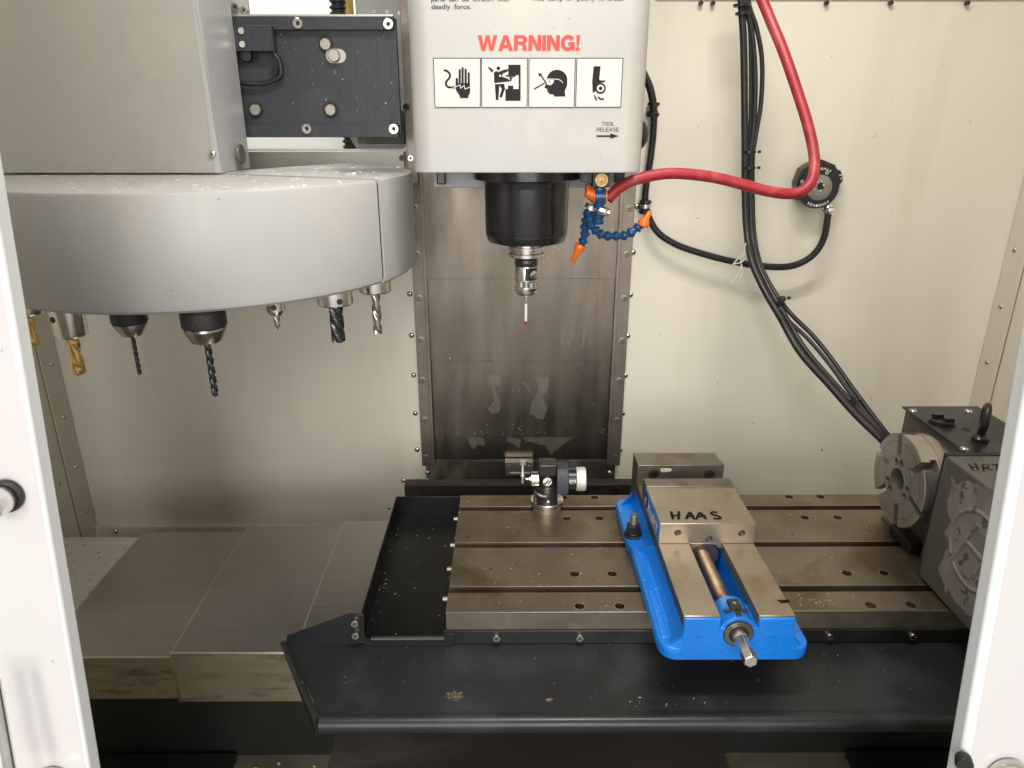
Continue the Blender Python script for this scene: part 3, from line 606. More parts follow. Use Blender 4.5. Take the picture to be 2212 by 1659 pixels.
# front lips below the rails, and the raised bearing boss between them
b = MB()
for x0, x1 in ((VX - .0752, VX - .0262), (VX + .0262, VX + .0752)): b.box(x0, x1, VY0 + .0002, VY0 + .0038, .045, .0688)
b.box(VX - .0262, VX + .0262, VY0 + .0004, .842, .045, .0535); b.build('front_lip', 'bluerough', vs, .0018, seg=3)
b = MB().lathe((VX - .0005, VY0 + .001, .0435), (0, 1, 0), [(0, .0235), (.002, .0255), (.048, .0255), (.051, .0235)], 32); b.build('bearing_boss', 'blue', vs)
# side rib and a webbed foot on the left flange
MB().box(VX - .0990, VX - .0885, .812, 1.026, .0180, .0208).build('flange_pad', 'blue', vs, .0011)
MB().prism([(VX - .1092, 1.060, .0165), (VX - .1092, 1.050, .0165), (VX - .1045, 1.034, .0165), (VX - .076, .996, .0165), (VX - .076, 1.060, .0165)], (0, 0, .0042)).build('clamp_pad', 'blue', vs, .0012)
MB().prism([(VX - .0975, 1.034, .018), (VX - .0745, .994, .018), (VX - .0745, .994, .046), (VX - .0775, 1.000, .044)], (.0, .005, 0)).build('casting_rib', 'blue', vs, .0015)
MB().prism([(VX - .1025, 1.180, .017), (VX - .077, 1.192, .017), (VX - .0755, 1.192, .046), (VX - .0775, 1.183, .042)], (0, .006, 0)).build('casting_rib', 'blue', vs, .0015)
for sg in (-1, 1):
    x0, x1 = sorted((VX + sg * .0760, VX + sg * .0265))
    r_ = MB().box(x0, x1, VY0 + .004, 1.212, .0520, RZ).build('rail', 'jaw', vs, .0008)
    xs = VX + sg * .0760
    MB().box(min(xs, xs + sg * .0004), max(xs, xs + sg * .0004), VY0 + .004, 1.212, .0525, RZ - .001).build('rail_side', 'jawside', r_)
q = [at('v', 1183, 1080, 'Z', RZ), at('v', 1255, 1076, 'Z', RZ), at('v', 1267, 1095, 'Z', RZ), at('v', 1212, 1099, 'Z', RZ)]
MB().prism([p + Vector((0, 0, .0002)) for p in q], (0, 0, .0001)).build('pen_mark', 'marker', vs)
# movable jaw
JY0, JY1, JZ = .9708, 1.0880, .1065
jaw = MB().box(VX - .0757, VX + .0757, JY0, JY1, RZ + .0003, JZ).build('movable_jaw', 'jaw', vs, .001)
cu = MB()
jh = [at('v', 567, 659, 'Y', JY0), at('v', 966, 663, 'Y', JY0), at('v', 763, 700, 'Y', JY0)]
for h in jh: cu.cyl((h.x, JY0 - .01, h.z), (h.x, JY0 + .016, h.z), .0058, n=20)
cut(jaw, cu)
fr = MB().box(VX - .0752, VX + .0752, JY0 - .0005, JY0 - .0001, RZ + .0008, JZ - .001).build('jaw_front', 'jawfront', jaw)
cut(fr, cu)
for h in jh:
    g = MB()
    for k in range(5): g.lathe((h.x, JY0 - .0002 + .0022 * k, h.z), (0, 1, 0), [(0, .0062), (.0011, .0051), (.0022, .0062)], 20, cap=False)
    g.lathe((h.x, JY0 + .0148, h.z), (0, 1, 0), [(0, .0057), (.0004, .0057)], 16)
    g.build('threaded_hole', 'jawdark', jaw)
kp = [(-.0262, .0705), (.0262, .0705), (.0262, .0605), (.0205, .0612), (.0165, .0660), (.008, .0688), (-.004, .0688), (-.013, .0655), (-.018, .0612), (-.0262, .0605)]
MB().prism([(VX + x, JY0 - .0004, z) for x, z in kp], (0, .10, 0)).build('jaw_key', 'jawfront', vs, .0006)
MB().lathe((VX, JY0 + .006, .043), (0, 1, 0), [(0, .0240), (.03, .0240)], 24).build('screw_nut', 'jawdark', vs)
pr = MB().box(VX - .0760, VX + .0760, JY1 + .0002, 1.1165, RZ + .0003, .1092).build('jaw_plate', 'jawdark', vs, .0007)
MB().box(VX - .0750, VX + .0750, JY1 - .0006, JY1 + .006, .1066, .1078).build('chamfer_strip', 'rail', pr)
hand = [[(527, 531), (537, 574)], [(575, 530), (573, 575)], [(531, 557), (575, 549)],
        [(622, 573), (640, 533), (646, 533), (668, 574)], [(630, 559), (664, 556)],
        [(684, 574), (703, 536), (709, 536), (742, 572)], [(695, 560), (735, 556)],
        [(806, 534), (790, 531), (775, 537), (779, 547), (800, 552), (826, 560), (836, 568), (820, 575), (797, 573)]]
strokes([[at('v', x, y, 'Z', JZ) for x, y in ln] for ln in hand], .0046, (0, 0, 1), 'marker', 'pen_writing', vs, .0003)
np_ = MB().box(VX - .0768, VX - .0757, JY0 + .004, JY1 + .006, .0735, .1035).build('name_plate', 'bluesmooth', vs, .0003)
letters('name_plate_lettering', 'KURT', (VX - .0768, JY1 - .029, .0775), (0, -(JY1 - JY0 - .036), 0), (0, 0, .0205), 'white', np_, .24, .40)
MB().lathe((VX - .0768, JY1 - .012, .0885), (-1, 0, 0), [(0, .0125), (.0003, .0125)], 24).build('badge_disc', 'marker', np_)
letters('badge_letter', 'K', (VX - .0772, JY1 - .0065, .0810), (0, -.011, 0), (0, 0, .015), 'white', np_, .24)
# fixed jaw
FY = 1.162
MB().box(VX - .0775, VX + .0775, FY + .018, 1.2155, .022, .1115).build('fixed_jaw', 'jawdark', vs, .001)
fp = MB().box(VX - .0775, VX + .0800, FY, FY + .0178, RZ + .0003, .1120).build('jaw_plate', 'jawdark', vs, .0008)
bo = [at('v', 420, 300, 'Y', FY), at('v', 765, 301, 'Y', FY)]
cu = MB()
for h in bo: cu.cyl((h.x, FY - .01, h.z), (h.x, FY + .008, h.z), .0098, n=24)
cut(fp, cu)
for h in bo:
    k_ = MB().lathe((h.x, FY + .007, h.z), (0, -1, 0), [(0, .0088), (.0055, .0088), (.0062, .0080), (.0062, .0044), (.002, .0042)], 24).build('jaw_bolt', 'boltdark', fp)
b = MB(); c_ = at('v', 492, 270, 'Y', FY)
b.prism([c_ + Vector((math.cos(a) * .0105 * (1 + .16 * math.sin(3 * a + 1)), -.0005, math.sin(a) * .0050 * (1 + .2 * math.cos(2 * a)))) for a in [2 * math.pi * i / 18 for i in range(18)]], (0, .0004, 0)); b.build('paint_smear', 'green', fp)
# lead screw, collar, hex end
P = [(0, .0098)]; y = 0
while y < .27: P += [(y + .0001, .0098), (y + .0012, .0112), (y + .0026, .0112), (y + .0037, .0098)]; y += .0042
MB().lathe((VX - .001, .862, .0435), (0, 1, 0), P, 24).build('lead_screw', 'screwbrass', vs)
MB().lathe((VX - .001, .840, .0435), (0, 1, 0), [(0, .0105), (.024, .0105)], 24).build('screw_journal', 'satin', vs)
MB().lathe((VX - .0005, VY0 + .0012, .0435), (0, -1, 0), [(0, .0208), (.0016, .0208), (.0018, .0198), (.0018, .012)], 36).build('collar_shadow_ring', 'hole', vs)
MB().lathe((VX - .0005, VY0 + .001, .0435), (0, -1, 0), [(0, .0196), (.0022, .0196), (.003, .0188), (.003, .0135), (.001, .013), (.001, .0108), (.0055, .0105), (.010, .0098), (.0105, .008)], 36).build('collar_ring', 'jawdark', vs)
MB().lathe((VX - .0005, VY0 - .006, .0435), (0, -1, 0), [(0, .0102), (.004, .0102), (.006, .0085)], 28).build('collar_hub', 'chrome', vs)
MB().lathe((VX - .0005, VY0 - .008, .0435), (0, -1, 0), [(0, .0100), (.0445, .0100), (.0460, .0088)], 6, ph=.52).build('hex_end', 'chrome', vs, .0006)
c = Vector((VX - .0005, VY0 + .022, .0705))
b = MB().box(c.x - .0085, c.x + .0065, c.y - .006, c.y + .014, .068, .0738).box(c.x - .018, c.x + .016, c.y - .0075, c.y - .0035, .067, .0705).box(c.x - .0035, c.x + .0035, c.y - .018, c.y - .006, .064, .0705)
b.build('stop_clip', 'blackdull', vs, .0006); small.place(vs, (c.x - .001, c.y + .004, .0738), '+z', .8)
# cast part numbers, barely raised
text('casting_mark', '80001', at('v', 682, 1316, 'Y', VY0 - .0001), (.0085, 0, 0), (0, 0, .0030), 'blue', vs, 0, .0005)
text('casting_mark', '80001', at('v', 1140, 1316, 'Y', VY0 - .0001), (.0090, 0, 0), (0, 0, .0030), 'blue', vs, 0, .0005)

# clamp stud
cs = thing('clamp_stud', 'black hex nut on a threaded stud holding down the left side of the vise', 'stud and nut', (VX - .0955, 1.077, .0188))
cc_ = Vector((VX - .0955, 1.077, 0))
MB().lathe(cc_ + Vector((0, 0, .0190)), (0, 0, 1), [(0, .0165), (.0035, .0165), (.0042, .0158), (.0042, .012), (.0075, .0150), (.0085, .0145)], 28).build('washer', 'blackanod', cs)
MB().lathe(cc_ + Vector((0, 0, .0270)), (0, 0, 1), [(0, .0128), (.0130, .0128), (.0148, .0112)], 6).build('nut', 'blackanod', cs, .0005)
P = [(0, .0062)]; y = 0
while y < .016: P += [(y + .0001, .0062), (y + .0008, .0069), (y + .0012, .0069), (y + .0020, .0062)]; y += .0022
MB().lathe(cc_ + Vector((0, 0, .0418)), (0, 0, 1), P + [(y + .0008, .0055)], 18).build('stud', 'rail', cs)

# ================================================================== TOOL SETTER
ts = thing('tool_setter', 'small black tool setting probe with a silver knurled knob on the table', 'tool setter', (.0735, 1.206, 0))
C0 = Vector((.0735, 1.206, 0))
MB().lathe(C0, (0, 0, 1), [(.0003, .0305), (.0088, .0305), (.0092, .0300)], 44).build('base_disc', 'satin', ts)
MB().lathe(C0, (0, 0, 1), [(.0093, .0285), (.0104, .0285)], 44).build('base_gap', 'hole', ts)
d2 = MB().lathe(C0, (0, 0, 1), [(.0105, .0310), (.0110, .0315), (.0186, .0315), (.0191, .0308)], 44).build('base_disc', 'satin', ts)
for a in (20, -25, 70): MB().cyl(C0 + Vector((math.cos(R(a)) * .027, math.sin(R(a)) * .027, .0190)), C0 + Vector((math.cos(R(a)) * .027, math.sin(R(a)) * .027, .0194)), .0022, n=12).build('screw_hole', 'hole', d2)
MB().lathe(C0, (0, 0, 1), [(.0192, .0212), (.0440, .0212), (.0480, .0190), (.0500, .0165)], 40).build('lower_body', 'blackanod', ts)
P = [(.0500, .0165)]; z = .052
while z < .064: P += [(z, .0165), (z + .0006, .0161), (z + .0012, .0165)]; z += .002
P += [(.070, .0165), (.078, .0163)]
MB().lathe(C0, (0, 0, 1), P, 40).build('neck', 'blackanod', ts)
hd = MB(); hd.lathe(C0 + Vector((0, 0, 0)), (0, 0, 1), [(.0779, .0163), (.0985, .0163)], 4, ph=.785)
MB().box(C0.x - .0170, C0.x + .0165, C0.y - .0165, C0.y + .0165, .0750, .0985).build('head_block', 'blackanod', ts, .003, seg=4)
# round emblem: white disc with a slanted black H
nrm = Vector((0, -1, 0)); ec = at('o', 1122, 703, 'Y', C0.y - .0172)
eb = MB().lathe((ec.x, C0.y - .0166, ec.z), (0, -1, 0), [(0, .0083), (.0008, .0083)], 32).build('emblem', 'white', ts)
def epoly(pts, m='marker'): return [Vector((ec.x + (x - 1122) * .0000945, C0.y - .01765, ec.z - (y - 703) * .000100)) for x, y in pts]
for pts in ([(1040, 722), (1065, 738), (1100, 705), (1134, 655), (1156, 640), (1126, 700), (1100, 750), (1080, 765), (1052, 748)],
            [(1120, 765), (1145, 735), (1180, 665), (1204, 662), (1188, 700), (1155, 750), (1140, 762)], [(1098, 715), (1160, 690), (1155, 705), (1090, 730)]):
    MB().prism(epoly(pts), (0, .0003, 0)).build('emblem_stroke', 'marker', eb)
ax = .0615
hb = MB(); x0 = C0.x + .0168
hb.prism([(x0, C0.y + y, z) for y, z in ((-.0225, .040), (-.0225, .078), (-.015, .090), (.015, .090), (.0225, .080), (.0225, .040), (.012, .036), (-.012, .036))], (.0225, 0, 0))
sb = hb.build('side_module', 'plate', ts, .0015)
MB().lathe((x0 + .0226, C0.y, ax), (1, 0, 0), [(0, .0205), (.0145, .0205)], 36).build('module_barrel', 'blackplastic', ts)
MB().lathe((x0 + .0372, C0.y, ax), (1, 0, 0), [(0, .0205), (.0010, .0225), (.0030, .0228), (.0034, .0222), (.0045, .0228), (.0170, .0228), (.0185, .0212)], 48).build('knurled_knob', 'knurl', ts)
letters('model_lettering', 'OTS', (x0 + .0232, C0.y - .0204, .0640), (.0128, 0, 0), (0, 0, .0062), 'white', ts, .2, .33, .0006)
text('fine_print', 'MADE IN UK', (x0 + .0242, C0.y - .0201, .0615), (.0108, 0, 0), (0, 0, .0014), 'white', ts, .0, .0008)
# curved brand text on the lower barrel: one letter after another round the barrel
for i, ch in enumerate('RENISHAW'):
    a = R(-152 + i * 7.6); p0 = C0 + Vector((math.cos(a) * .0214, math.sin(a) * .0214, .0335)); u = Vector((-math.sin(a), math.cos(a), 0))
    text('brand_letter', ch, p0 - u * .0012, u * .0023, (0, 0, .0042), 'white', ts, .04, .0002)
a = R(-88); MB().box(C0.x - .0008, C0.x + .0034, C0.y - .0218, C0.y - .0210, .0225, .0265).build('square_label', 'white', ts)
MB().box(C0.x - .0260, C0.x - .0190, C0.y - .010, C0.y + .002, .0192, .0385).build('cable_clamp', 'blackplastic', ts, .0015)
xs_ = C0.x - .0165
MB().lathe((xs_, C0.y, ax), (-1, 0, 0), [(0, .0142), (.0070, .0142), (.0074, .0135), (.0078, .0142), (.0135, .0142), (.0142, .0132)], 36).build('stylus_mount', 'satin', ts)
MB().lathe((xs_ - .0142, C0.y, ax), (-1, 0, 0), [(0, .0050), (.0036, .0050), (.0042, .0032), (.006, .0026), (.010, .0026)], 20).build('mount_screw', 'chrome', ts)
MB().lathe((xs_ - .0242, C0.y, ax + .0008), (-1, 0, 0), [(0, .0026), (.0030, .0046), (.0050, .0046)], 6).build('link_nut', 'blackanod', ts)
xq = xs_ - .0305
MB().cyl((xq, C0.y, ax - .0075), (xq, C0.y, ax + .0075), .0040, n=18).build('stylus_holder', 'chrome', ts)
MB().cyl((xq, C0.y, ax - .0135), (xq, C0.y, ax - .0074), .0022, n=10).build('grub_screw', 'boltdark', ts)
MB().cyl((xq, C0.y, ax + .0074), (xq, C0.y, .094), .0016, n=10).build('stylus_stem', 'ceramic', ts)
MB().lathe((xq, C0.y, .0925), (0, 0, 1), [(0, .0060), (.0006, .0066), (.0072, .0066), (.0078, .0060)], 28).build('stylus_disc', 'clear', ts)

# ================================================================== ROTARY TABLE
rt = thing('rotary_table', 'grey rotary indexer with slotted steel faceplate at the right end of the table', 'rotary table', (.76, 1.05, 0))
RC = Vector((.661, 1.073, .128))
fp = MB().lathe(RC, (1, 0, 0), [(0, .0785), (.0012, .0800), (.0260, .0800), (.0265, .0790), (.0285, .0790), (.0290, .0800), (.0440, .0800), (.0445, .0775)], 72).build('faceplate', 'faceplate', rt)
cu = MB().cyl(RC - Vector((.01, 0, 0)), RC + Vector((.042, 0, 0)), .0198, n=32)
ph0 = 76
for k in range(6):
    a = R(ph0 + 60 * k); d = Vector((0, math.cos(a), math.sin(a))); u = Vector((0, -math.sin(a), math.cos(a)))
    for (r0, r1, w, x0, x1) in ((.042, .09, .0064, -.004, .0145), (.047, .09, .0105, .0138, .0245)):
        pts = [RC + Vector((x0, 0, 0)) + d * r0 - u * w, RC + Vector((x0, 0, 0)) + d * r1 - u * w, RC + Vector((x0, 0, 0)) + d * r1 + u * w, RC + Vector((x0, 0, 0)) + d * r0 + u * w]
        cu.prism(pts, (x1 - x0, 0, 0))
    if k % 2 == 0:
        for da in (-14, 14):
            a2 = R(ph0 + 2 + 60 * k + da); q = RC + Vector((0, math.cos(a2), math.sin(a2))) * .0312; cu.cyl(q - Vector((.004, 0, 0)), q + Vector((.010, 0, 0)), .0066, n=18)
cut(fp, cu)
for r_ in (.0400, .0655): MB().lathe(RC, (1, 0, 0), [(-.0002, r_), (-.0002, r_ + .0007)], 64, cap=False).build('turned_groove', 'boltdark', fp)
MB().lathe(RC, (1, 0, 0), [(-.0003, .0200), (-.0007, .0206), (-.0007, .0214), (-.0001, .0220)], 40, cap=False).build('bore_rim', 'railflat', fp)
MB().lathe(RC + Vector((.0452, 0, 0)), (1, 0, 0), [(0, .0730), (.0120, .0730), (.0120, .083), (.0155, .083)], 56).build('spindle_ring', 'faceplate', rt)
hb = MB().box(.7165, .835, 1.0, 1.185, .004, .2125).build('housing', 'rotary', rt, .004, seg=3)
MB().box(.712, .850, .998, 1.020, .0, .05).box(.69, .715, 1.045, 1.115, .0, .018).build('base_foot', 'blackdull', rt, .002)
lid = MB().box(.7120, .850, .992, 1.189, .2130, .2165).build('top_lid', 'blackpaint', rt, .001)
for x, y in ((782, 262), (1165, 264), (1135, 524)):
    q = at('r', x, y, 'Z', .2165); button.place(rt, q, '+z', 1.0)
q = at('r', 980, 340, 'Z', .2165)
MB().lathe(q, (0, 0, 1), [(0, .021), (.0025, .021), (.0025, .019), (.005, .019), (.0055, .018)], 32).build('filler_cap', 'blackplastic', lid)
b = MB(); b.box(q.x - .012, q.x + .006, q.y + .006, q.y + .014, q.z + .005, q.z + .012); b.box(q.x - .002, q.x + .014, q.y - .012, q.y - .004, q.z + .005, q.z + .012); b.build('cap_grip', 'blackplastic', lid, .001)
q = at('r', 1148, 388, 'Z', .2168); MB().lathe(q, (0, 0, 1), [(-.0002, .0072), (.0003, .0072), (.0003, .0058), (-.0001, .0058)], 24).build('lid_hole', 'hole', lid)
q = Vector((.760, 1.040, .2165))
eb = MB().lathe(q, (0, 0, 1), [(0, .0125), (.006, .0125), (.009, .0100), (.011, .0065), (.018, .0065)], 28); 
ring = [q + Vector((math.sin(R(29)) * math.cos(a) * .0165, math.cos(R(29)) * math.cos(a) * .0165, .0400 + math.sin(a) * .0195)) for a in [2 * math.pi * i / 36 for i in range(37)]]
eb.tube(ring, .0056, 12); eb.build('eye_bolt', 'blackanod', rt)
# gear housing in front
GX, GY0, GY1, GZ = .6690, .745, .9770, .2205
gb = MB().prism([(GX, GY1, .004), (GX, GY0, .004), (GX, GY0, GZ - .02), (GX, GY0 + .02, GZ), (GX, GY1, GZ)], (.17, 0, 0)).build('gear_housing', 'rotary', rt, .003, seg=3)
MB().box(GX + .002, GX + .172, GY1 + .0002, GY1 + .010, .004, GZ + .001).build('housing_gasket', 'blackdull', rt, .001)
MB().tube([(GX + .0008, GY1 + .001, .01), (GX + .0008, GY1 + .001, GZ - .004)], .0006, 6).build('edge_seam', 'railflat', gb)
# where the paint has flaked off: a slightly proud ragged patch of bare casting
pts = [(1050, 700), (1075, 770), (1140, 745), (1225, 765), (1330, 800), (1400, 900), (1400, 1800), (1140, 1655), (1075, 1570), (1000, 1500), (985, 1420), (955, 1340), (985, 1290), (1010, 1220), (1035, 1180), (1000, 1105), (1040, 1030), (1015, 900), (1035, 820)]
rag = []
for i in range(len(pts)):
    a, c = Vector(pts[i]), Vector(pts[(i + 1) % len(pts)]); k = 6
    for j in range(k):
        v = a.lerp(c, j / k); rag.append(at('r', v.x + random.uniform(-9, 9), v.y + random.uniform(-9, 9), 'X', GX - .0003))
MB().prism([(GX - .0003, min(max(p.y, GY0 + .004), GY1 - .004), max(p.z, .008)) for p in rag], (.0002, 0, 0)).build('bare_patch', 'bare', gb)
LC = Vector((GX + .0036, .870, .121))
eb = MB(); eb.tube([LC + Vector((0, math.cos(a) * .058, math.sin(a) * .058)) for a in [2 * math.pi * i / 48 for i in range(49)]], .0056, 12)
for (a, c) in (((.046, -.030), (-.010, .048)), ((.018, -.050), (-.040, .030)), ((.028, -.006), (-.022, .006))):
    pass
for dy in (.024, -.024):
    eb.tube([LC + Vector((0, dy + .016, -.040)), LC + Vector((0, dy, 0)), LC + Vector((0, dy - .016, .040))], .0062, 12)
eb.tube([LC + Vector((0, .026, .004)), LC + Vector((0, -.026, -.004))], .0060, 12)
eb.build('raised_emblem', 'bare', gb)
hr = [[(1170, 630), (1198, 672)], [(1212, 624), (1232, 668)], [(1184, 652), (1220, 646)], [(1262, 632), (1270, 678)], [(1262, 632), (1300, 634), (1305, 650), (1268, 655)], [(1280, 655), (1330, 672)],
      [(1325, 630), (1400, 632)], [(1360, 631), (1362, 668)]]
strokes([[at('r', x, y, 'Z', GZ) for x, y in ln] for ln in hr], .0026, (0, 0, 1), 'marker', 'pen_writing', rt, .0003)

# long stop strip lying by the faceplate
sp = [at('r', 575, 1000, 'Z', 0), at('r', 702, 1135, 'Z', 0)]
o = MB(); d = (sp[1] - sp[0]).normalized(); u = Vector((-d.y, d.x, 0)) * .0042
o.prism([sp[0] - u, sp[1] - u, sp[1] + u, sp[0] + u], (0, 0, .006)); tag(o.build('steel_strip', 'tablefront', None, .0005), 'short loose steel strip on the table under the faceplate', 'steel strip')

# ================================================================== SPINDLE HEAD
HX0, HX1, HY, HZ = -.1440, .2045, 1.120, .6265
sh = thing('spindle_head', 'big light grey spindle head cover with red WARNING lettering and pictograms', 'spindle head', (CX, 1.27, .63))
b = MB(); r_ = .030; pts = []
for k in range(9): a = R(180 + 90 * k / 8); pts.append((HX0 + r_ + math.cos(a) * r_, HY + r_ + math.sin(a) * r_))
for k in range(9): a = R(270 + 90 * k / 8); pts.append((HX1 - r_ + math.cos(a) * r_, HY + r_ + math.sin(a) * r_))
pts += [(HX1, 1.50), (HX0, 1.50)]
b.prism([(x, y, HZ) for x, y in pts], (0, 0, .75)); b.build('head_cover', 'head', sh, .0015)
FYp = HY - .0004
def hp(x, y, dy=0): return at('h', x, y, 'Y', HY - .0004 - dy)
# under-frame seen below the cover
MB().box(HX0 + .012, HX1 - .012, 1.30, 1.49, .590, .6262).build('under_frame', 'casting', sh, .002)
MB().box(HX0 + .020, HX0 + .035, 1.28, 1.31, .597, .6263).build('frame_bolt', 'boltdark', sh, .002)
x_ = at('q', 1090, 100, 'Y', 1.29); MB().box(x_.x - .012, x_.x + .004, 1.275, 1.29, .600, .6262).build('frame_tab', 'plate', sh, .001)
MB().cyl((HX1 - .006, 1.215, .70), (HX1 + .008, 1.215, .70), .020, n=28).build('release_base', 'blackplastic', sh)
q = at('h', 1903, 930, 'Y', 1.20)
kb = MB().lathe((HX1 - .002, 1.20, q.z), (1, 0, 0), [(0, .0245), (.006, .0245), (.013, .021), (.019, .013), (.0215, .004)], 32).build('release_button', 'blackplastic', sh)
heavy('warning_lettering', 'WARNING!', hp(722, 350), hp(1426, 350) - hp(722, 350), hp(722, 243) - hp(722, 350), 'redprint', sh)
lz = lambda x0, x1, y0, y1: (hp(x0, y1), hp(x1, y1) - hp(x0, y1), hp(x0, y0) - hp(x0, y1))
text('body_lettering', 'deadly  force.', *lz(402, 675, 28, 73), 'black', sh, .006)
text('body_lettering', 'parts  can  be  thrown  with', *lz(400, 940, -32, 22), 'black', sh, .006)
text('body_lettering', 'wet,  damp  or  poorly  lit  areas.', *lz(1098, 1728, -34, 16), 'black', sh, .006)
text('body_lettering', 'Rotating  or  flying', *lz(400, 800, -92, -44), 'black', sh, .006)
text('body_lettering', 'Do  not  use  machine  in', *lz(1098, 1620, -92, -44), 'black', sh, .006)
letters('release_lettering', 'TOOL', *lz(1578, 1666, 842, 868), 'black', sh, .13, .26)
letters('release_lettering', 'RELEASE', *lz(1543, 1696, 882, 909), 'black', sh, .13, .26)
ar = MB()
def poly(mb, pts, dy=.0002, th=.0002): mb.prism([hp(x, y, dy) for x, y in pts], (0, th, 0)); return mb
poly(ar, [(1543, 935), (1638, 935), (1638, 922), (1697, 940), (1638, 958), (1638, 946), (1543, 946)]).build('release_arrow', 'black', sh)
def line(mb, pts, w, dy=.0002):
    for (x0, y0), (x1, y1) in zip(pts[:-1], pts[1:]):
        d = Vector((x1 - x0, y1 - y0)).normalized(); s_ = Vector((-d.y, d.x)) * w / 2; e = d * w * .25
        poly(mb, [(x0 + s_.x - e.x, y0 + s_.y - e.y), (x1 + s_.x + e.x, y1 + s_.y + e.y), (x1 - s_.x + e.x, y1 - s_.y + e.y), (x0 - s_.x - e.x, y0 - s_.y - e.y)], dy + random.uniform(0, .00006))
    return mb
def circ(cx, cy, r, n=24, ry=None): return [(cx + math.cos(2 * math.pi * i / n) * r, cy + math.sin(2 * math.pi * i / n) * (ry or r)) for i in range(n)]
def panel(a, c, d_, e):
    o = poly(MB(), [a, c, d_, e], .0003, .0003).build('pictogram_panel', 'label', sh)
    fr = MB(); P = [a, c, d_, e, a]
    line(fr, P, 5, .0005); fr.build('panel_border', 'black', o); return o
D1, D2, D3 = .0006, .0009, .0012
pA = panel((415, 402), (740, 402), (738, 741), (427, 741)); pB = panel((748, 402), (1065, 402), (1062, 741), (750, 741))
pC = panel((1077, 402), (1396, 402), (1387, 741), (1075, 741)); pD = panel((1408, 402), (1726, 402), (1710, 740), (1399, 740))
b = MB(); line(b, [(490, 485), (512, 492), (526, 506), (531, 524), (524, 542), (508, 558), (501, 572), (504, 590), (518, 602), (534, 604)], 14, D1)
for e in ((560, 592), (563, 602), (558, 612)): line(b, [(532, 604), e], 4, D1)
b.build('cord_icon', 'black', pA)
b = MB()
for x, y0, y1, w in ((577, 550, 620, 17), (597, 487, 600, 15), (617, 475, 600, 15), (638, 484, 600, 15), (659, 510, 620, 15)):
    line(b, [(x, y0), (x, y1)], w, D1); poly(b, circ(x, y0 - 3, w / 2, 14), D1 + .0001)
poly(b, [(569, 575), (668, 575), (669, 640), (656, 666), (656, 678), (600, 678), (598, 664), (575, 630)], D1 + .00015); b.build('hand_icon', 'black', pA)
b = MB(); line(b, [(566, 602), (600, 587), (603, 610), (628, 590), (634, 616), (670, 600)], 5, D2); b.build('spark_icon', 'label', pA)
b = MB(); poly(b, [(933, 447), (1018, 447), (1018, 519), (933, 519)], D1); poly(b, [(1005, 515), (1018, 515), (1018, 620), (1005, 620)], D1 + .0001); poly(b, [(907, 519), (985, 519), (985, 530), (922, 530)], D1 + .0001)
poly(b, [(935, 533), (968, 533), (956, 546), (954, 562), (944, 562), (944, 546)], D1); poly(b, [(913, 615), (1018, 615), (1018, 697), (913, 697)], D1); poly(b, [(930, 592), (967, 592), (967, 618), (930, 618)], D1 + .0001); b.build('machine_icon', 'black', pB)
b = MB(); poly(b, circ(864, 472, 13), D1); poly(b, [(833, 502), (848, 492), (880, 492), (894, 484), (898, 505), (888, 528), (930, 545), (944, 556), (940, 563), (836, 574)], D1); poly(b, [(793, 457), (832, 486), (822, 503), (795, 472)], D1); poly(b, [(894, 484), (932, 477), (932, 491), (900, 508)], D1 + .0001)
poly(b, [(840, 582), (872, 580), (864, 692), (847, 692)], D1); poly(b, [(868, 582), (903, 578), (911, 612), (888, 676), (871, 668), (888, 615), (872, 592)], D1 + .0001); b.build('worker_icon', 'black', pB)
b = MB(); poly(b, [(853, 489), (863, 500), (875, 489), (865, 494)], D2); poly(b, [(871, 517), (884, 517), (883, 531), (870, 531)], D2); b.build('collar_icon', 'label', pB)
b = MB(); poly(b, [(1200, 548)] + [(1270 + math.cos(R(a)) * 71, 552 + math.sin(R(a)) * 70) for a in range(188, 362, 12)] + [(1340, 590), (1323, 630), (1328, 667), (1250, 667), (1245, 653), (1217, 650), (1203, 632), (1201, 613), (1182, 608), (1190, 585), (1197, 570)], D1)
line(b, [(1112, 615), (1192, 570), (1158, 520)], 9, D1); poly(b, [(1140, 501), (1168, 513), (1147, 531)], D1 + .0001); b.build('head_icon', 'black', pC)
b = MB(); poly(b, [(1195, 550), (1250, 552), (1243, 575), (1225, 590), (1200, 583)], D2); line(b, [(1192, 546), (1240, 546), (1275, 547), (1295, 556), (1310, 573)], 5, D2 + .0001); b.build('goggles_icon', 'label', pC)
poly(MB(), circ(1217, 563, 5, 12), D3 + .0001).build('pupil_icon', 'black', pC)
b = MB(); poly(b, [(1523, 458), (1571, 458), (1562, 548), (1572, 556), (1604, 555), (1602, 566), (1570, 572), (1545, 590), (1534, 612), (1535, 632), (1516, 643), (1513, 560)], D1)
poly(b, [(1521, 652), (1533, 660), (1550, 693), (1538, 697)], D1); poly(b, [(1545, 668), (1562, 668), (1572, 680), (1590, 676), (1596, 693), (1582, 690), (1566, 690)], D1 + .0001); b.build('arm_icon', 'black', pD)
poly(MB(), circ(1570, 610, 37, 30, 38), D2).build('roller_icon', 'black', pD)
poly(MB(), circ(1570, 610, 25, 28, 25), D3).build('roller_icon', 'label', pD)
poly(MB(), circ(1571, 611, 13, 20), D3 + .0003).build('roller_icon', 'black', pD)
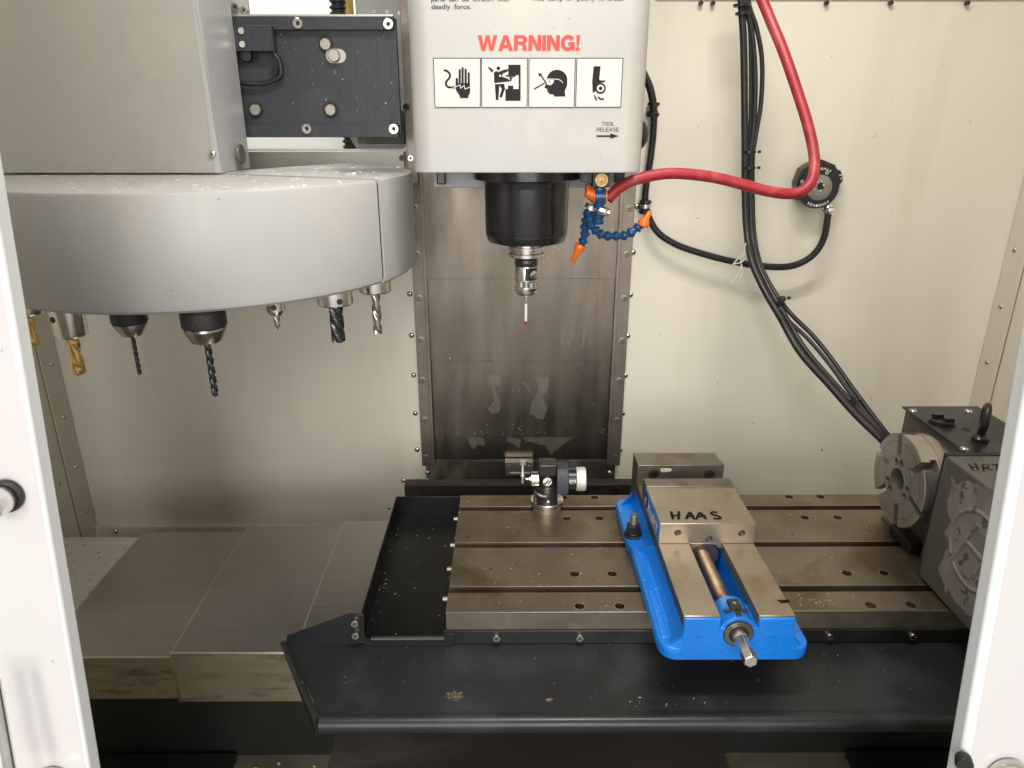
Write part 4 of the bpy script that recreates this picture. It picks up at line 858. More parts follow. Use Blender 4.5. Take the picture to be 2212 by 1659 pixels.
# spindle nose
SX, SY = .0322, 1.27
MB().lathe((SX, SY, .6260), (0, 0, -1), [(0, .0925), (.0170, .0925), (.0185, .0905)], 64).build('nose_flange', 'spindle', sh)
MB().lathe((SX, SY, .6070), (0, 0, -1), [(0, .0755), (.004, .0740), (.0120, .0735), (.0125, .0728), (.075, .0722), (.0870, .0718)], 64).build('spindle_nose', 'spindle', sh)
MB().lathe((SX, SY, .5195), (0, 0, -1), [(0, .0716), (.0060, .0714), (.0064, .0706), (.0155, .0680), (.0180, .0655)], 64).build('nose_cap', 'spindle', sh)
for a in (-125, -60, 20):
    MB().cyl((SX + math.cos(R(a)) * .066, SY + math.sin(R(a)) * .066, .5085), (SX + math.cos(R(a)) * .0705, SY + math.sin(R(a)) * .0705, .5085), .0028, n=12).build('vent_hole', 'hole', sh)
MB().box(SX - .0375, SX - .0315, SY - .008, SY + .008, .497, .504).box(SX + .0315, SX + .0375, SY - .008, SY + .008, .497, .504).build('drive_key', 'rail', sh, .0006)
# coolant block with plug
q0, q1 = at('q', 630, 60, 'Y', 1.19), at('q', 893, 275, 'Y', 1.19)
blk = MB(); blk.box(q0.x, q1.x, 1.19, 1.235, q1.z, .6262); blk.prism([(q0.x, 1.20, .6262), (q0.x - .020, 1.20, .6262), (q0.x - .020, 1.20, .610), (q0.x, 1.20, q1.z + .004)], (0, .033, 0))
blk.build('coolant_block', 'plate', sh, .001)
q = at('q', 768, 155, 'Y', 1.189)
MB().lathe((q.x, 1.190, q.z), (0, -1, 0), [(0, .0115), (.0022, .0115), (.0032, .0105), (.0032, .0070), (.0008, .0066), (.0008, .0030), (.001, .002)], 28).build('brass_plug', 'brass', sh)

# ================================================================== TOUCH PROBE
pb = thing('touch_probe', 'slim steel touch probe with white stem and ruby tip held in the spindle', 'touch probe', (SX, SY, .352))
def zl(y, Y=None): return at('p', 700, y, 'Y', Y or 1.25).z
MB().lathe((SX, SY, .5040), (0, 0, -1), [(0, .026), (.0112, .0265), (.0116, .0315), (.0165, .0315), (.0185, .0285), (.0215, .0285), (.0235, .0322), (.0290, .0322), (.0297, .0312)], 56).build('tool_flange', 'satin', pb)
MB().lathe((SX, SY, .4743), (0, 0, -1), [(0, .0208), (.0165, .0208), (.0170, .0200)], 44).build('holder_body', 'spindle', pb)
for x, y in ((576, 392), (576, 470), (887, 468)):
    q = at('p', x, y, 'Y', SY - .019); dx = q.x - SX; yy = SY - math.sqrt(max(.0207 ** 2 - dx * dx, 0))
    MB().cyl((q.x, yy - .0003, q.z), (q.x, yy + .004, q.z), .0022, n=12).build('grub_hole', 'hole', pb)
for i, ch in enumerate('PARLEC'):
    a = R(-104 + i * 7.6); p0 = Vector((SX + math.cos(a) * .0209, SY + math.sin(a) * .0209, .4645)); u = Vector((-math.sin(a), math.cos(a), 0))
    letters('engraved_letter', ch, p0 - u * .0011, u * .0024, u * .0007 + Vector((0, 0, .0042)), 'rail', pb, .16, .3, .0002)
z1, z2, z3, z4 = .4572, .4317, .4201, .4053
MB().lathe((SX, SY, z1), (0, 0, -1), [(0, .0200), (.0008, .0203), (z1 - z2, .0203)], 44).build('probe_body', 'satin', pb)
def wrap(nm, m, a0, a1, r, za, zb, par, n=10):
    b = MB(); vs_ = []; 
    for i in range(n + 1):
        a = R(a0 + (a1 - a0) * i / n)
        for z in (za, zb): vs_.append((SX + math.cos(a) * r, SY + math.sin(a) * r, z))
    b.add(vs_, [(2 * i, 2 * i + 2, 2 * i + 3, 2 * i + 1) for i in range(n)]); return b.build(nm, m, par)
wrap('black_panel', 'blackplastic', -96, -22, .0205, z1 - .0015, z2 + .0018, pb)
a = R(-52); q = Vector((SX + math.cos(a) * .0203, SY + math.sin(a) * .0203, (z1 + z2) / 2 - .0008))
bc = MB().lathe(q, (math.cos(a), math.sin(a), 0), [(0, .0076), (.0012, .0074), (.0020, .006), (.0022, .002)], 28).build('battery_cap', 'satin', pb)
MB().cyl(q + Vector((math.cos(a) * .0019, math.sin(a) * .0019, 0)) - Vector((-math.sin(a), math.cos(a), 0)) * .0048, q + Vector((math.cos(a) * .0019, math.sin(a) * .0019, 0)) + Vector((-math.sin(a), math.cos(a), 0)) * .0048, .0007, n=6).build('slot', 'hole', bc)
MB().lathe((SX, SY, z2), (0, 0, -1), [(0, .0190), (z2 - z3, .0190)], 44).build('window_ring', 'glass', pb)
for a0, w_, za, zb, m in ((-118, 9, .001, .0035, 'white'), (-118, 12, .0045, .0070, 'white'), (-118, 10, .0078, .0102, 'white'), (-60, 5, .0008, .0026, 'brass'), (-62, 10, .0040, .0065, 'white'), (-62, 10, .0076, .0102, 'white'), (-90, 8, 0, .0108, 'satin'), (-101, 4, .001, .010, 'hole'), (-80, 4, .001, .010, 'hole'), (-152, 9, 0, .0108, 'satin'), (-28, 8, 0, .0108, 'satin')):
    wrap('led_chip', m, a0 - w_ / 2, a0 + w_ / 2, .0193, z2 - za, z2 - zb, pb, 3)
MB().lathe((SX, SY, z3), (0, 0, -1), [(0, .0203), (.0010, .0204), (.0105, .0203), (.0128, .0192), (.0145, .0170)], 44).build('probe_nose', 'satin', pb)
for i, ch in enumerate('RENISHAW'):
    a = R(-80 + i * 9.2); p0 = Vector((SX + math.cos(a) * .0205, SY + math.sin(a) * .0205, z3 - .0062)); u = Vector((-math.sin(a), math.cos(a), 0))
    text('brand_letter', ch, p0 - u * .0012, u * .0026, (0, 0, .0040), 'black', pb, .04, .0002)
wrap('square_label', 'brass', -128, -118, .0206, z3 - .0045, z3 - .0085, pb, 3)
MB().lathe((SX, SY, .4052), (0, 0, -1), [(0, .0036), (.0006, .0038), (.0130, .0024), (.0182, .0024)], 20).build('stylus_shaft', 'satin', pb)
MB().lathe((SX, SY, .3872), (0, 0, -1), [(0, .0026), (.0330, .0024)], 20).build('ceramic_stem', 'ceramic', pb)
MB().sphere((SX, SY, .3520), .0035, 20, 12).build('ruby_tip', 'ruby', pb)

# ================================================================== COOLANT NOZZLES AND HOSE
cn = thing('coolant_nozzle_arm', 'dark blue jointed coolant arms with orange nozzles beside the spindle', 'coolant nozzle', tuple(at('q', 735, 420, 'Y', 1.19)))
YN = 1.185
def Q(x, y, Y=YN): return at('q', x, y, 'Y', Y)
c = Q(738, 420)
MB().lathe(Q(735, 278), (0, 0, -1), [(0, .0090), (.004, .0098), (.006, .0090), (.040, .0090), (.042, .0080), (.046, .0105), (.050, .0080), (.054, .0102), (.058, .0085)], 24).build('valve_body', 'loc', cn)
MB().cyl(Q(650, 425), Q(826, 425), .0125, n=28).build('valve_barrel', 'loc', cn)
for x0, x1, r_, y in ((620, 648, .0125, 420), (588, 616, .0118, 395), (552, 583, .0112, 370), (505, 545, .0106, 325)):
    MB().lathe(Q(x0, y, YN + (648 - x0) * .00006), (1, 0, .0), [(0, r_ * .82), (.0012, r_), ((x1 - x0) * .000104 + .0006, r_), ((x1 - x0) * .000104 + .0012, r_ * .8)], 28).build('valve_knob', 'orange', cn)
MB().cyl(Q(520, 345), Q(630, 410), .0080, n=20).build('knob_core', 'orange', cn)
b = MB(); b.lathe(Q(828, 420), (1, 0, 0), [(0, .0115), (.0022, .0115), (.0024, .0070), (.012, .0030)], 26); b.tube([Q(840, 452), Q(942, 442)], .0018, 8); b.tube([Q(845, 362), Q(905, 390), Q(940, 440)], .0018, 8); b.build('valve_lever', 'orange', cn)
MB().lathe(Q(715, 640, YN - .008), (Q(880, 690, YN - .012) - Q(715, 640, YN - .008)), [(0, .0045), (.002, .0072), (.0125, .0072), (.0150, .0056), (.0155, .0062), (.0200, .0060)], 8).build('nickel_fitting', 'chrome', cn, .0006)
b = MB(); b.lathe(Q(600, 610), (Q(560, 560) - Q(620, 600)).cross(Vector((0, 1, 0))), [(-.0035, .0110), (.0035, .0110), (.0035, .0104), (-.0035, .0104)], 28, cap=False); b.build('hose_clamp', 'chrome', cn)
for k in range(5):
    q = Q(592 + k * 14, 560 + k * 14, YN - .0112); MB().box(q.x - .0005, q.x + .0005, q.y - .0006, q.y, q.z - .0030, q.z + .0030).build('clamp_slot', 'hole', cn)
MB().tube([Q(640, 690, YN - .006), Q(660, 712, YN - .01), Q(690, 730, YN - .01)], .0018, 8).build('clamp_tail', 'boltdark', cn)
def seglink(a, c_, sc=1.):
    d = c_ - a; L_ = d.length
    return MB().lathe(a, d, [(-.0012 * sc, .0060 * sc), (.0010 * sc, .0085 * sc), (.0028 * sc, .0085 * sc), (L_ * .45, .0066 * sc), (L_ * .75, .0050 * sc), (L_ * .85, .0058 * sc), (L_ * 1.05, .0070 * sc), (L_ * 1.2, .0050 * sc)], 18)
lineB = [(560, 640), (570, 760), (590, 880), (660, 965), (740, 1035), (850, 1070), (985, 1068), (1120, 1068), (1235, 1030), (1345, 940), (1420, 895)]
lineA = [(545, 690), (520, 800), (495, 900), (505, 1010), (475, 1130), (440, 1225)]
for a, c_ in zip(lineB[:-1], lineB[1:]): seglink(Q(*a), Q(*c_)).build('arm_segment', 'loc', cn)
for a, c_ in zip(lineA[:-1], lineA[1:]): seglink(Q(*a, YN + .014), Q(*c_, YN + .014)).build('arm_segment', 'loc', cn)
for a, c_ in ((Q(1448, 880), Q(1565, 665)), (Q(420, 1240, YN + .014), Q(295, 1500, YN + .014))):
    d = c_ - a; L_ = d.length
    MB().lathe(a, d, [(-.003, .0088), (.0015, .0098), (.005, .0094), (L_ * .45, .0052), (L_ * .97, .0036), (L_, .0030), (L_, .0018), (L_ * .9, .0016)], 24).build('nozzle_tip', 'orange', cn)

hp_ = [(1313, 430, 1.185), (1335, 408, 1.19), (1365, 391, 1.195), (1410, 379, 1.20), (1455, 374.5, 1.205), (1510, 378.5, 1.21), (1560, 387, 1.215), (1610, 400, 1.215), (1655, 412, 1.215), (1700, 418.5, 1.22), (1730, 414, 1.22), (1751, 395, 1.225), (1759, 365, 1.235), (1757, 325, 1.25), (1745, 270, 1.27), (1728, 215, 1.29), (1708, 155, 1.31), (1688, 100, 1.33), (1665, 45, 1.35), (1643, -8, 1.37), (1620, -60, 1.39)]
rh = MB().tube(spline([at('d', *p[:2], 'Y', p[2]) for p in hp_], 6), .0091, 20).build('red_hose', 'redrubber')
tag(rh, 'thick red rubber hose looping from the coolant nozzles up to the ceiling', 'hose')

# ================================================================== CABLES
cb = thing('cable_bundle', 'bundle of black cables hanging down the back wall to the rotary table', 'cable bundle', tuple(at('d', 1612, 330, 'Y', 1.50)))
def cyy(t): return 1.52 - .36 * max(0, t - .35) / .65 if t > .35 else 1.52
def cable(pts, r_, dy=0.):
    n_ = len(pts); P = []
    for x, y in pts:
        Y = 1.50 if y < 480 else 1.50 - .33 * min(1, (y - 480) / 470)
        P.append(at('d', x, y, 'Y', Y + dy))
    return MB().tube(spline(P, 8), r_, 14).build('cable', 'blackrubber', cb)
cable([(1597, -60), (1602, 20), (1606, 90), (1608, 200), (1609, 330), (1609, 420), (1613, 500), (1624, 565), (1650, 625), (1685, 685), (1728, 760), (1790, 830), (1850, 897), (1903, 948), (1935, 985)], .0068)
cable([(1604, -60), (1610, 10), (1624, 70), (1631, 160), (1629, 260), (1622, 330), (1621, 420), (1624, 500), (1636, 565), (1663, 625), (1698, 685), (1738, 752), (1797, 822), (1856, 886), (1908, 938), (1940, 975)], .0050, .004)
cable([(1612, -60), (1618, 10), (1634, 60), (1646, 130), (1644, 220), (1633, 290), (1626, 340), (1626, 420), (1629, 500), (1641, 565), (1668, 622), (1706, 675), (1756, 725), (1800, 780), (1850, 850), (1912, 932), (1945, 968)], .0045, .010)
cable([(1608, -60), (1613, 10), (1620, 70), (1622, 160), (1621, 260), (1617, 330), (1617, 420), (1619, 500), (1631, 563), (1657, 624), (1694, 682), (1748, 735), (1794, 790), (1846, 862), (1909, 938), (1940, 975)], .0038, .012)
for x, y, a_, ww in ((1602, 12, 0, 17), (1604, 30, 0, 15), (1618, 328, 0, 15), (1618, 362, 0, 14), (1683, 650, 35, 15), (1838, 868, 40, 11)):
    Y = 1.50 if y < 480 else 1.50 - .33 * (y - 480) / 470
    c = at('d', x, y, 'Y', Y); ang = R(a_); ax_ = Vector((math.sin(ang), 0, -math.cos(ang)))
    b = MB().lathe(c - ax_ * .0022, ax_, [(0, ww * .00092), (.0045, ww * .00092)], 20)
    if y > 200: k_ = Vector((math.cos(ang), 0, math.sin(ang))) * ww * .0010; b.box(c.x + k_.x - .001, c.x + k_.x + .0045, c.y - .014, c.y - .010, c.z + k_.z - .002, c.z + k_.z + .003)
    b.build('cable_tie', 'blackplastic', cb)

cdt = thing('flexible_conduit', 'black ribbed conduit from the head down to the optical receiver', 'conduit', tuple(at('d', 1408, 300, 'Y', 1.57)))
cp_ = [(1362, 90, 1.48), (1386, 150, 1.52), (1404, 190, 1.55), (1412, 235, 1.585), (1411, 290, 1.595), (1404, 350, 1.595), (1396, 400, 1.595), (1394, 440, 1.595), (1402, 470, 1.59), (1422, 503, 1.585), (1460, 528, 1.58), (1510, 546, 1.575), (1570, 562, 1.57), (1630, 573, 1.565), (1690, 577, 1.565), (1730, 568, 1.565), (1762, 545, 1.56), (1781, 510, 1.56), (1789, 462, 1.56)]
corr([at('d', *p[:2], 'Y', p[2]) for p in cp_], .0078, .0046, .0011, 12).build('conduit_hose', 'blackrubber', cdt)
for x, y in ((1411, 237), (1394, 447)):
    c = at('d', x, y, 'Y', 1.595)
    b = MB().lathe(c + Vector((0, 0, .014)), (0, 0, -1), [(0, .0125), (.005, .0135), (.006, .0105), (.020, .0105), (.021, .0140), (.028, .0125)], 20); b.box(c.x - .010, c.x + .010, c.y, YB, c.z - .007, c.z + .007); k_ = b.build('conduit_clamp', 'blackrubber', cdt)
    MB().lathe(c + Vector((0, 0, .0058)), (0, 0, -1), [(0, .0112), (.008, .0112)], 20).build('clamp_band', 'chrome', k_)
wt = MB()
for pts in ([(1583, 571), (1602, 566), (1618, 552), (1644, 549)], [(1583, 571), (1602, 553), (1622, 556), (1644, 549)], [(1603, 572), (1596, 590), (1580, 613)], [(1611, 525), (1606, 548), (1600, 566), (1604, 586), (1596, 606)]):
    wt.tube(spline([at('d', x, y, 'Y', 1.465) for x, y in pts], 6), .0014, 6)
tag(wt.build('string_tie', 'string'), 'white twine knotted round the black cables where they cross the conduit', 'string')

# ================================================================== OPTICAL RECEIVER
RY = 1.57
rc = at('e', 630, 780, 'Y', RY)
rv = thing('optical_receiver', 'round black optical receiver with grey lens on the right back wall', 'sensor', tuple(rc + Vector((0, .05, 0))))
def E_(x, y, Y=RY): return at('e', x, y, 'Y', Y)
outl = [(205, 700), (330, 400), (480, 300), (730, 205), (1010, 320), (1060, 420), (1140, 650), (1090, 760), (1000, 960), (880, 1180), (700, 1215), (500, 1165), (350, 1090), (320, 960), (215, 800)]
MB().prism([E_(x, y) for x, y in outl], (0, .030, 0)).build('receiver_body', 'blackplastic', rv, .002)
b = MB(); b.prism([E_(x, y, 1.595) for x, y in [(980, 390), (1120, 440), (1185, 570), (1170, 650), (1080, 760), (960, 800)]], (0, .012, 0)); b.box(rc.x - .03, rc.x + .03, 1.60, YB, rc.z - .03, rc.z + .03); b.build('mounting_bracket', 'blackplastic', rv, .001)
MB().prism([E_(x, y, RY - .004) for x, y in [(920, 530), (990, 480), (1110, 740), (1040, 880), (1010, 860)]], (0, .02, 0)).build('side_flat', 'plate', rv, .001)
cen = E_(655, 790)
MB().lathe((cen.x, RY + .001, cen.z), (0, -1, 0), [(0, .0445), (.005, .0435), (.006, .0430)], 48).build('face_ring', 'blackplastic', rv)
MB().lathe((cen.x, RY - .0052, cen.z), (0, -1, 0), [(0, .0270), (.0025, .0265), (.0045, .0225), (.0050, .010)], 40).build('lens', 'glass', rv)
MB().lathe((cen.x + .001, RY - .0100, cen.z + .003), (0, -1, 0), [(0, .0080), (.0006, .0080)], 24).build('lens_pupil', 'blackplastic', rv)
for x, y in ((650, 680), (725, 660), (765, 730), (770, 755), (690, 860), (720, 850), (575, 825)):
    q = E_(x, y, RY - .0105); MB().sphere(tuple(q), .0015, 8, 6).build('led_dot', 'white', rv)
for x, y, s_ in ((312, 668, 1.2), (830, 485, 1.2), (995, 950, 1.1), (475, 1120, 1.0)): q = E_(x, y, RY - .003); small.place(rv, q, '-y', s_)
q = E_(1100, 570, 1.594); capb.place(rv, q, '-y', 1.)
for wd, rad, a0, a1, top_ in (('RENISHAW', .0378, -118, -52, 0), ('RENISHAW', .0385, 128, 62, 1)):
    for i, ch in enumerate(wd):
        t = i / (len(wd) - 1)
        a = R(a0 + (a1 - a0) * t); o_ = Vector((cen.x + math.cos(a) * rad, RY - .0052, cen.z + math.sin(a) * rad))
        u = Vector((-math.sin(a), 0, math.cos(a))) * (-1 if top_ else 1); v = Vector((-math.cos(a), 0, -math.sin(a))) * (-1 if top_ else 1)
        text('brand_letter', ch, o_ - u * .0022 - v * .0022, u * .0044, v * .0052, 'white', rv, .02, .0002)
g0, g1 = E_(845, 1160, 1.58), E_(880, 1350, 1.57)
gl = MB().lathe(g0, g1 - g0, [(0, .0110), (.004, .0110), (.005, .0125), (.009, .0125), (.0095, .0100)], 12).lathe(g0.lerp(g1, .5), g1 - g0, [(0, .0135), (.0095, .0135), (.011, .010), (.016, .009)], 6); gl.build('cable_gland', 'chrome', rv, .0005)

# ================================================================== TOOL CHANGER
TCX, TCY, TR, TZ0, TZ1 = -.517, 1.27, .3475, .456, .6155
tc = thing('tool_carousel', 'large round light grey tool changer carousel with its motor housing', 'tool changer', (TCX, TCY, TZ0))
def sector(a0, a1, r_, z0, z1, n=80, open_=True):
    """hollow drum sector: top disc, outer wall and turned-in lower lip"""
    b = MB(); vs_ = []; fs_ = []
    prof = [(0.0, z1), (r_ - .006, z1), (r_ - .0018, z1 - .0015), (r_, z1 - .006), (r_, z0 + .012), (r_ - .0015, z0 + .004), (r_ - .006, z0), (r_ - .012, z0), (r_ - .012, z0 + .004), (r_ - .004, z0 + .01), (r_ - .004, z1 - .006), (0, z1 - .006)]
    m_ = len(prof)
    for i in range(n + 1):
        a = R(a0 + (a1 - a0) * i / n)
        for rr, z in prof: vs_.append((TCX + math.cos(a) * max(rr, .001), TCY + math.sin(a) * max(rr, .001), z))
    for i in range(n):
        for k in range(m_ - 1): fs_.append((i * m_ + k, (i + 1) * m_ + k, (i + 1) * m_ + k + 1, i * m_ + k + 1))
    fs_.append(tuple(range(m_))); fs_.append(tuple(n * m_ + k for k in range(m_))[::-1])
    b.add(vs_, fs_); return b
sector(-230, -24.6, TR, TZ0, TZ1, 110).build('drum_cover', 'carousel', tc, smooth=30)
wd = sector(-23.7, 62, TR + .002, TZ0 - .001, TZ1 + .002, 50).build('drum_door', 'carousel', tc, smooth=30)
MB().lathe((TCX, TCY, TZ0 + .02), (0, 0, 1), [(0, TR - .02), (.01, TR - .02)], 64).build('tool_disc', 'blackdull', tc)
mh = MB()
mh.prism([(-1.02, 1.25, TZ1 + .0025), (-.494, 1.25, TZ1 + .0025), (-.486, 1.256, TZ1 + .0025), (-.486, 1.395, TZ1 + .0025), (-1.02, 1.395, TZ1 + .0025)], (.0, 0, .60))
mh.build('motor_housing', 'housing', tc, .0012)
MB().box(-.4858, -.4845, 1.256, 1.3945, TZ1 + .003, TZ1 + .6).build('housing_side', 'housing_side', tc)
# side flange: front edge strip of the box
q0 = at('a', 1140, 830, 'Y', 1.249); q1 = at('a', 1040, 0, 'Y', 1.249)
MB().prism([(q0.x, 1.2492, TZ1 + .003), (-.494, 1.2492, TZ1 + .003), (-.494, 1.2492, TZ1 + .6), (q0.x - .012, 1.2492, TZ1 + .6)], (0, .0012, 0)).build('housing_flange', 'housing_side', tc)
button.place(tc, at('a', 1102, 800, 'Y', 1.2495), scale=.95)
q = at('a', 1278, 800, 'Y', 1.33); MB().lathe((q.x - .012, 1.33, q.z), (1, 0, 0), [(0, .017), (.004, .017), (.007, .013), (.008, .008)], 24).build('side_boss', 'jawdark', tc)

# slide plate
sl = thing('slide_plate', 'black steel slide plate with bolts between the tool changer and the head', 'slide plate', tuple(at('a', 1650, 400, 'Y', 1.42)))
def A(x, y, Y=1.42): return at('a', x, y, 'Y', Y)
c00, c11 = A(1195, 95), A(2082, 705)
o = MB().box(-.60, c11.x, 1.42, 1.432, c11.z + .004, c00.z).build('plate', 'plate', sl, .0008)
z0, z1 = A(1600, 155, 1.41).z, A(1600, 86, 1.41).z; xr = A(2040, 100, 1.41).x
t_ = MB().box(-.60, xr, 1.408, 1.4198, z0, z1).build('guide_strip', 'plate', sl, .0008)
MB().box(-.60, xr, 1.4075, 1.4198, z1 + .0002, z1 + .0035).build('strip_edge', 'alu', t_)
z0, z1 = A(1600, 712, 1.41).z, A(1600, 645, 1.41).z; xr = A(2067, 680, 1.41).x
MB().box(-.60, xr, 1.408, 1.4198, z0, z1).build('guide_strip', 'plate', sl, .0008)
big = ScrewKit('cap_screw', .0115, .0060, 'satin', False, .0052)
for x, y in ((1545, 122), (2014, 125), (1592, 667), (2042, 668)): big.place(sl, at('a', x, y, 'Y', 1.408), '-y', .80)
for x, y in ((1690, 230), (1327, 570), (1716, 570)):
    q = A(x, y); MB().lathe((q.x, 1.42, q.z), (0, -1, 0), [(0, .0105), (.006, .0105), (.0075, .009)], 24).build('round_stud', 'railflat', sl)
    MB().lathe((q.x, 1.4202, q.z), (0, -1, 0), [(0, .0145), (.0008, .0145)], 24).build('stud_washer', 'hole', sl)
for x, y in ((1742, 290), (1290, 290)):
    q = A(x, y); b = MB(); P = []
    for sg in (-1, 1):
        for k in range(9): a = R(90 + 180 * k / 8) if sg < 0 else R(-90 + 180 * k / 8); P.append((q.x + sg * .0065 + math.cos(a) * .0118, 1.4198, q.z + math.sin(a) * .0118))
    b.prism(P, (0, -.0012, 0)); s_ = b.build('oblong_slot', 'railflat' if x > 1500 else 'hole', sl)
    MB().lathe((q.x - .002, 1.419, q.z), (0, -1, 0), [(0, .0108), (.009, .0108), (.0105, .0095)], 24).build('slot_bolt', 'railflat' if x > 1500 else 'boltdark', s_)
q0, q1 = A(1200, 265, 1.395), A(1398, 140, 1.395)
b = MB().box(-.55, q1.x, 1.395, 1.398, q0.z, q1.z); b.box(q1.x, q1.x + .003, 1.395, 1.4195, q0.z, q1.z); b.box(-.55, q1.x + .003, 1.395, 1.4195, q1.z, q1.z + .003)
k_ = b.build('sensor_bracket', 'plate', sl, .0008)
for x, y in ((1252, 160), (1258, 230)): q = A(x, y, 1.3945); small.place(k_, q, '-y', 1.7)
MB().tube(spline([A(1415, 180, 1.41), A(1418, 270, 1.408), A(1445, 310, 1.408), A(1456, 360, 1.408), A(1450, 395, 1.408), A(1410, 420, 1.408), A(1340, 436, 1.408), A(1200, 425, 1.408)]), .0042, 10).build('sensor_cable', 'blackrubber', sl)
q = A(1424, 368, 1.4195); capd.place(sl, q, '-y', 1.2)
vb = thing('guide_bar', 'narrow dark steel bar with screws at the left edge of the head', 'steel bar', (-.25, 1.58, .5))
q = at('a', 2095, 520, 'Y', 1.585); MB().box(q.x, q.x + .022, 1.585, 1.598, .575, q.z).build('bar_body', 'rail', vb, .001)
for x, y in ((2106, 555), (2086, 818)): p = at('a', x, y, 'Y', 1.585); capd.place(vb, (p.x, 1.585, p.z), '-y', 1.1)
p = at('a', 2130, 820, 'Y', 1.585); capb.place(vb, (p.x, 1.585, p.z), '-y', 1.)
lb = thing('steel_post', 'grey bolted post above the top left of the slide plate', 'post', tuple(A(1230, 60, 1.44)))
q0, q1 = A(1195, 85, 1.436), A(1258, -200, 1.436); MB().box(q0.x - .01, q1.x, 1.436, 1.446, q0.z, q1.z).build('post_body', 'housing_side', lb, .001)
for x, y in ((1222, 38), (1270, 55)): q = A(x, y, 1.435); capb.place(lb, q, '-y', 1.1)

# ---- tools hanging under the carousel
def pos(k, ro=.3130, off=-1.5):
    a = R(off + 18 * k); return Vector((TCX + ro * math.sin(a), TCY - ro * math.cos(a), TZ0))
def helix(p, r_, L_, turns, m, parent, nm, flutes=2, core=.62, n=24, point=0., ball=False, hand=1):
    b = MB(); k = 46; vs_ = []; fs_ = []
    for i in range(k + 1):
        t = i / k; z = p.z - L_ * t; sc = 1.
        if ball and t > 1 - r_ / L_: s_ = (t - (1 - r_ / L_)) * L_ / r_; sc = math.sqrt(max(1 - s_ * s_, .004))
        if point and t > 1 - point: sc = max(1 - (t - (1 - point)) / point, .06)
        for j in range(n):
            a = 2 * math.pi * j / n; tw = turns * 2 * math.pi * t * hand
            w = math.cos((a - tw) * flutes); f = 1 if w > -.1 else 1 - (1 - core) * min(1, (-.1 - w) / .7)
            vs_.append((p.x + math.cos(a) * r_ * f * sc, p.y + math.sin(a) * r_ * f * sc, z))
    for i in range(k):
        for j in range(n):
            q = (j + 1) % n; fs_.append((i * n + j, i * n + q, (i + 1) * n + q, (i + 1) * n + j))
    fs_.append(tuple(range(n))); fs_.append(tuple(k * n + j for j in range(n))[::-1]); b.add(vs_, fs_)
    return b.build(nm, m, parent, smooth=50)
def holder(p, r_, L_, m, parent, setscrew=None, cone=0.):
    P = [(-.03, r_), (L_ - .002 - cone, r_), (L_ - .001, r_ * (.62 if cone else .97)), (L_, r_ * (.58 if cone else .94))]
    MB().lathe(p, (0, 0, -1), P, 36).build('tool_holder', m, parent)
    if setscrew is not None:
        a = R(setscrew[0]); q = p + Vector((math.cos(a) * r_ * .97, math.sin(a) * r_ * .97, -setscrew[1]))
        MB().lathe(q, (math.cos(a), math.sin(a), 0), [(0, setscrew[2]), (r_ * .05, setscrew[2])], 16).build('set_screw', 'hole', parent)
G = 'cutting tools hanging under the tool carousel'
p = pos(-2); t = thing('end_mill', 'gold coated ball end mill at the far left, half hidden by the door', 'cutting tool', tuple(p), G)
holder(p, .0222, .022, 'satin', t); helix(p - Vector((0, 0, .022)), .0065, .050, .6, 'gold', t, 'ball_cutter', 2, .72, ball=True)
p = pos(-1); t = thing('end_mill', 'long gold ball end mill in a polished steel holder with a side screw', 'cutting tool', tuple(p), G)
holder(p, .0222, .042, 'satin', t, (-112, .014, .0044)); helix(p - Vector((0, 0, .042)), .0088, .060, .75, 'gold', t, 'ball_cutter', 2, .66, ball=True)
p = pos(0); t = thing('drill_chuck', 'smaller black drill chuck holding a thin twist drill', 'drill chuck', tuple(p), G)
MB().lathe(p, (0, 0, -1), [(-.03, .0235), (.0165, .0235), (.0185, .0215)], 40).build('knurled_sleeve', 'chuckblack', t)
MB().lathe(p - Vector((0, 0, .0185)), (0, 0, -1), [(0, .0222), (.0020, .0222), (.0175, .0130), (.0180, .0095)], 40).build('chuck_nose', 'chucksteel', t)
helix(p - Vector((0, 0, .0360)), .0030, .060, 3.4, 'drill', t, 'twist_drill', 2, .6, point=.04)
p = pos(1); t = thing('drill_chuck', 'biggest black drill chuck, holding a long thick twist drill', 'drill chuck', tuple(p), G)
MB().lathe(p, (0, 0, -1), [(-.03, .0285), (.0030, .0285), (.0035, .0300), (.0050, .0305), (.0255, .0305), (.0270, .0292)], 44).build('knurled_sleeve', 'chuckblack', t)
MB().lathe(p - Vector((0, 0, .0276)), (0, 0, -1), [(0, .0285), (.0030, .0292), (.0200, .0215), (.0215, .0200)], 44).build('chuck_nose', 'chucksteel', t)
helix(p - Vector((0, 0, .0485)), .0050, .0855, 3.0, 'drill', t, 'twist_drill', 2, .6, point=.03)
p = pos(2); t = thing('spot_drill', 'short small steel holder with a stubby bright centre drill', 'cutting tool', tuple(p), G)
holder(p, .0135, .0225, 'satin', t, (-82, .008, .0044), cone=.006)
helix(p - Vector((0, 0, .0225)), .0045, .0225, .6, 'hss', t, 'centre_drill', 2, .6, point=.35)
p = pos(3); t = thing('end_mill', 'thick dark four-flute end mill in a wide bright holder', 'cutting tool', tuple(p), G)
holder(p, .0275, .0225, 'satin', t, (-62, .013, .0046)); helix(p - Vector((0, 0, .0225)), .0108, .0600, .6, 'drill', t, 'cutter', 4, .70)
p = pos(4); t = thing('end_mill', 'bright two-flute end mill nearest the head, right end of the carousel', 'cutting tool', tuple(p), G)
holder(p, .0262, .0225, 'satin', t, (-105, .013, .0022)); helix(p - Vector((0, 0, .0225)), .0075, .0720, 1.05, 'hss', t, 'cutter', 2, .62)

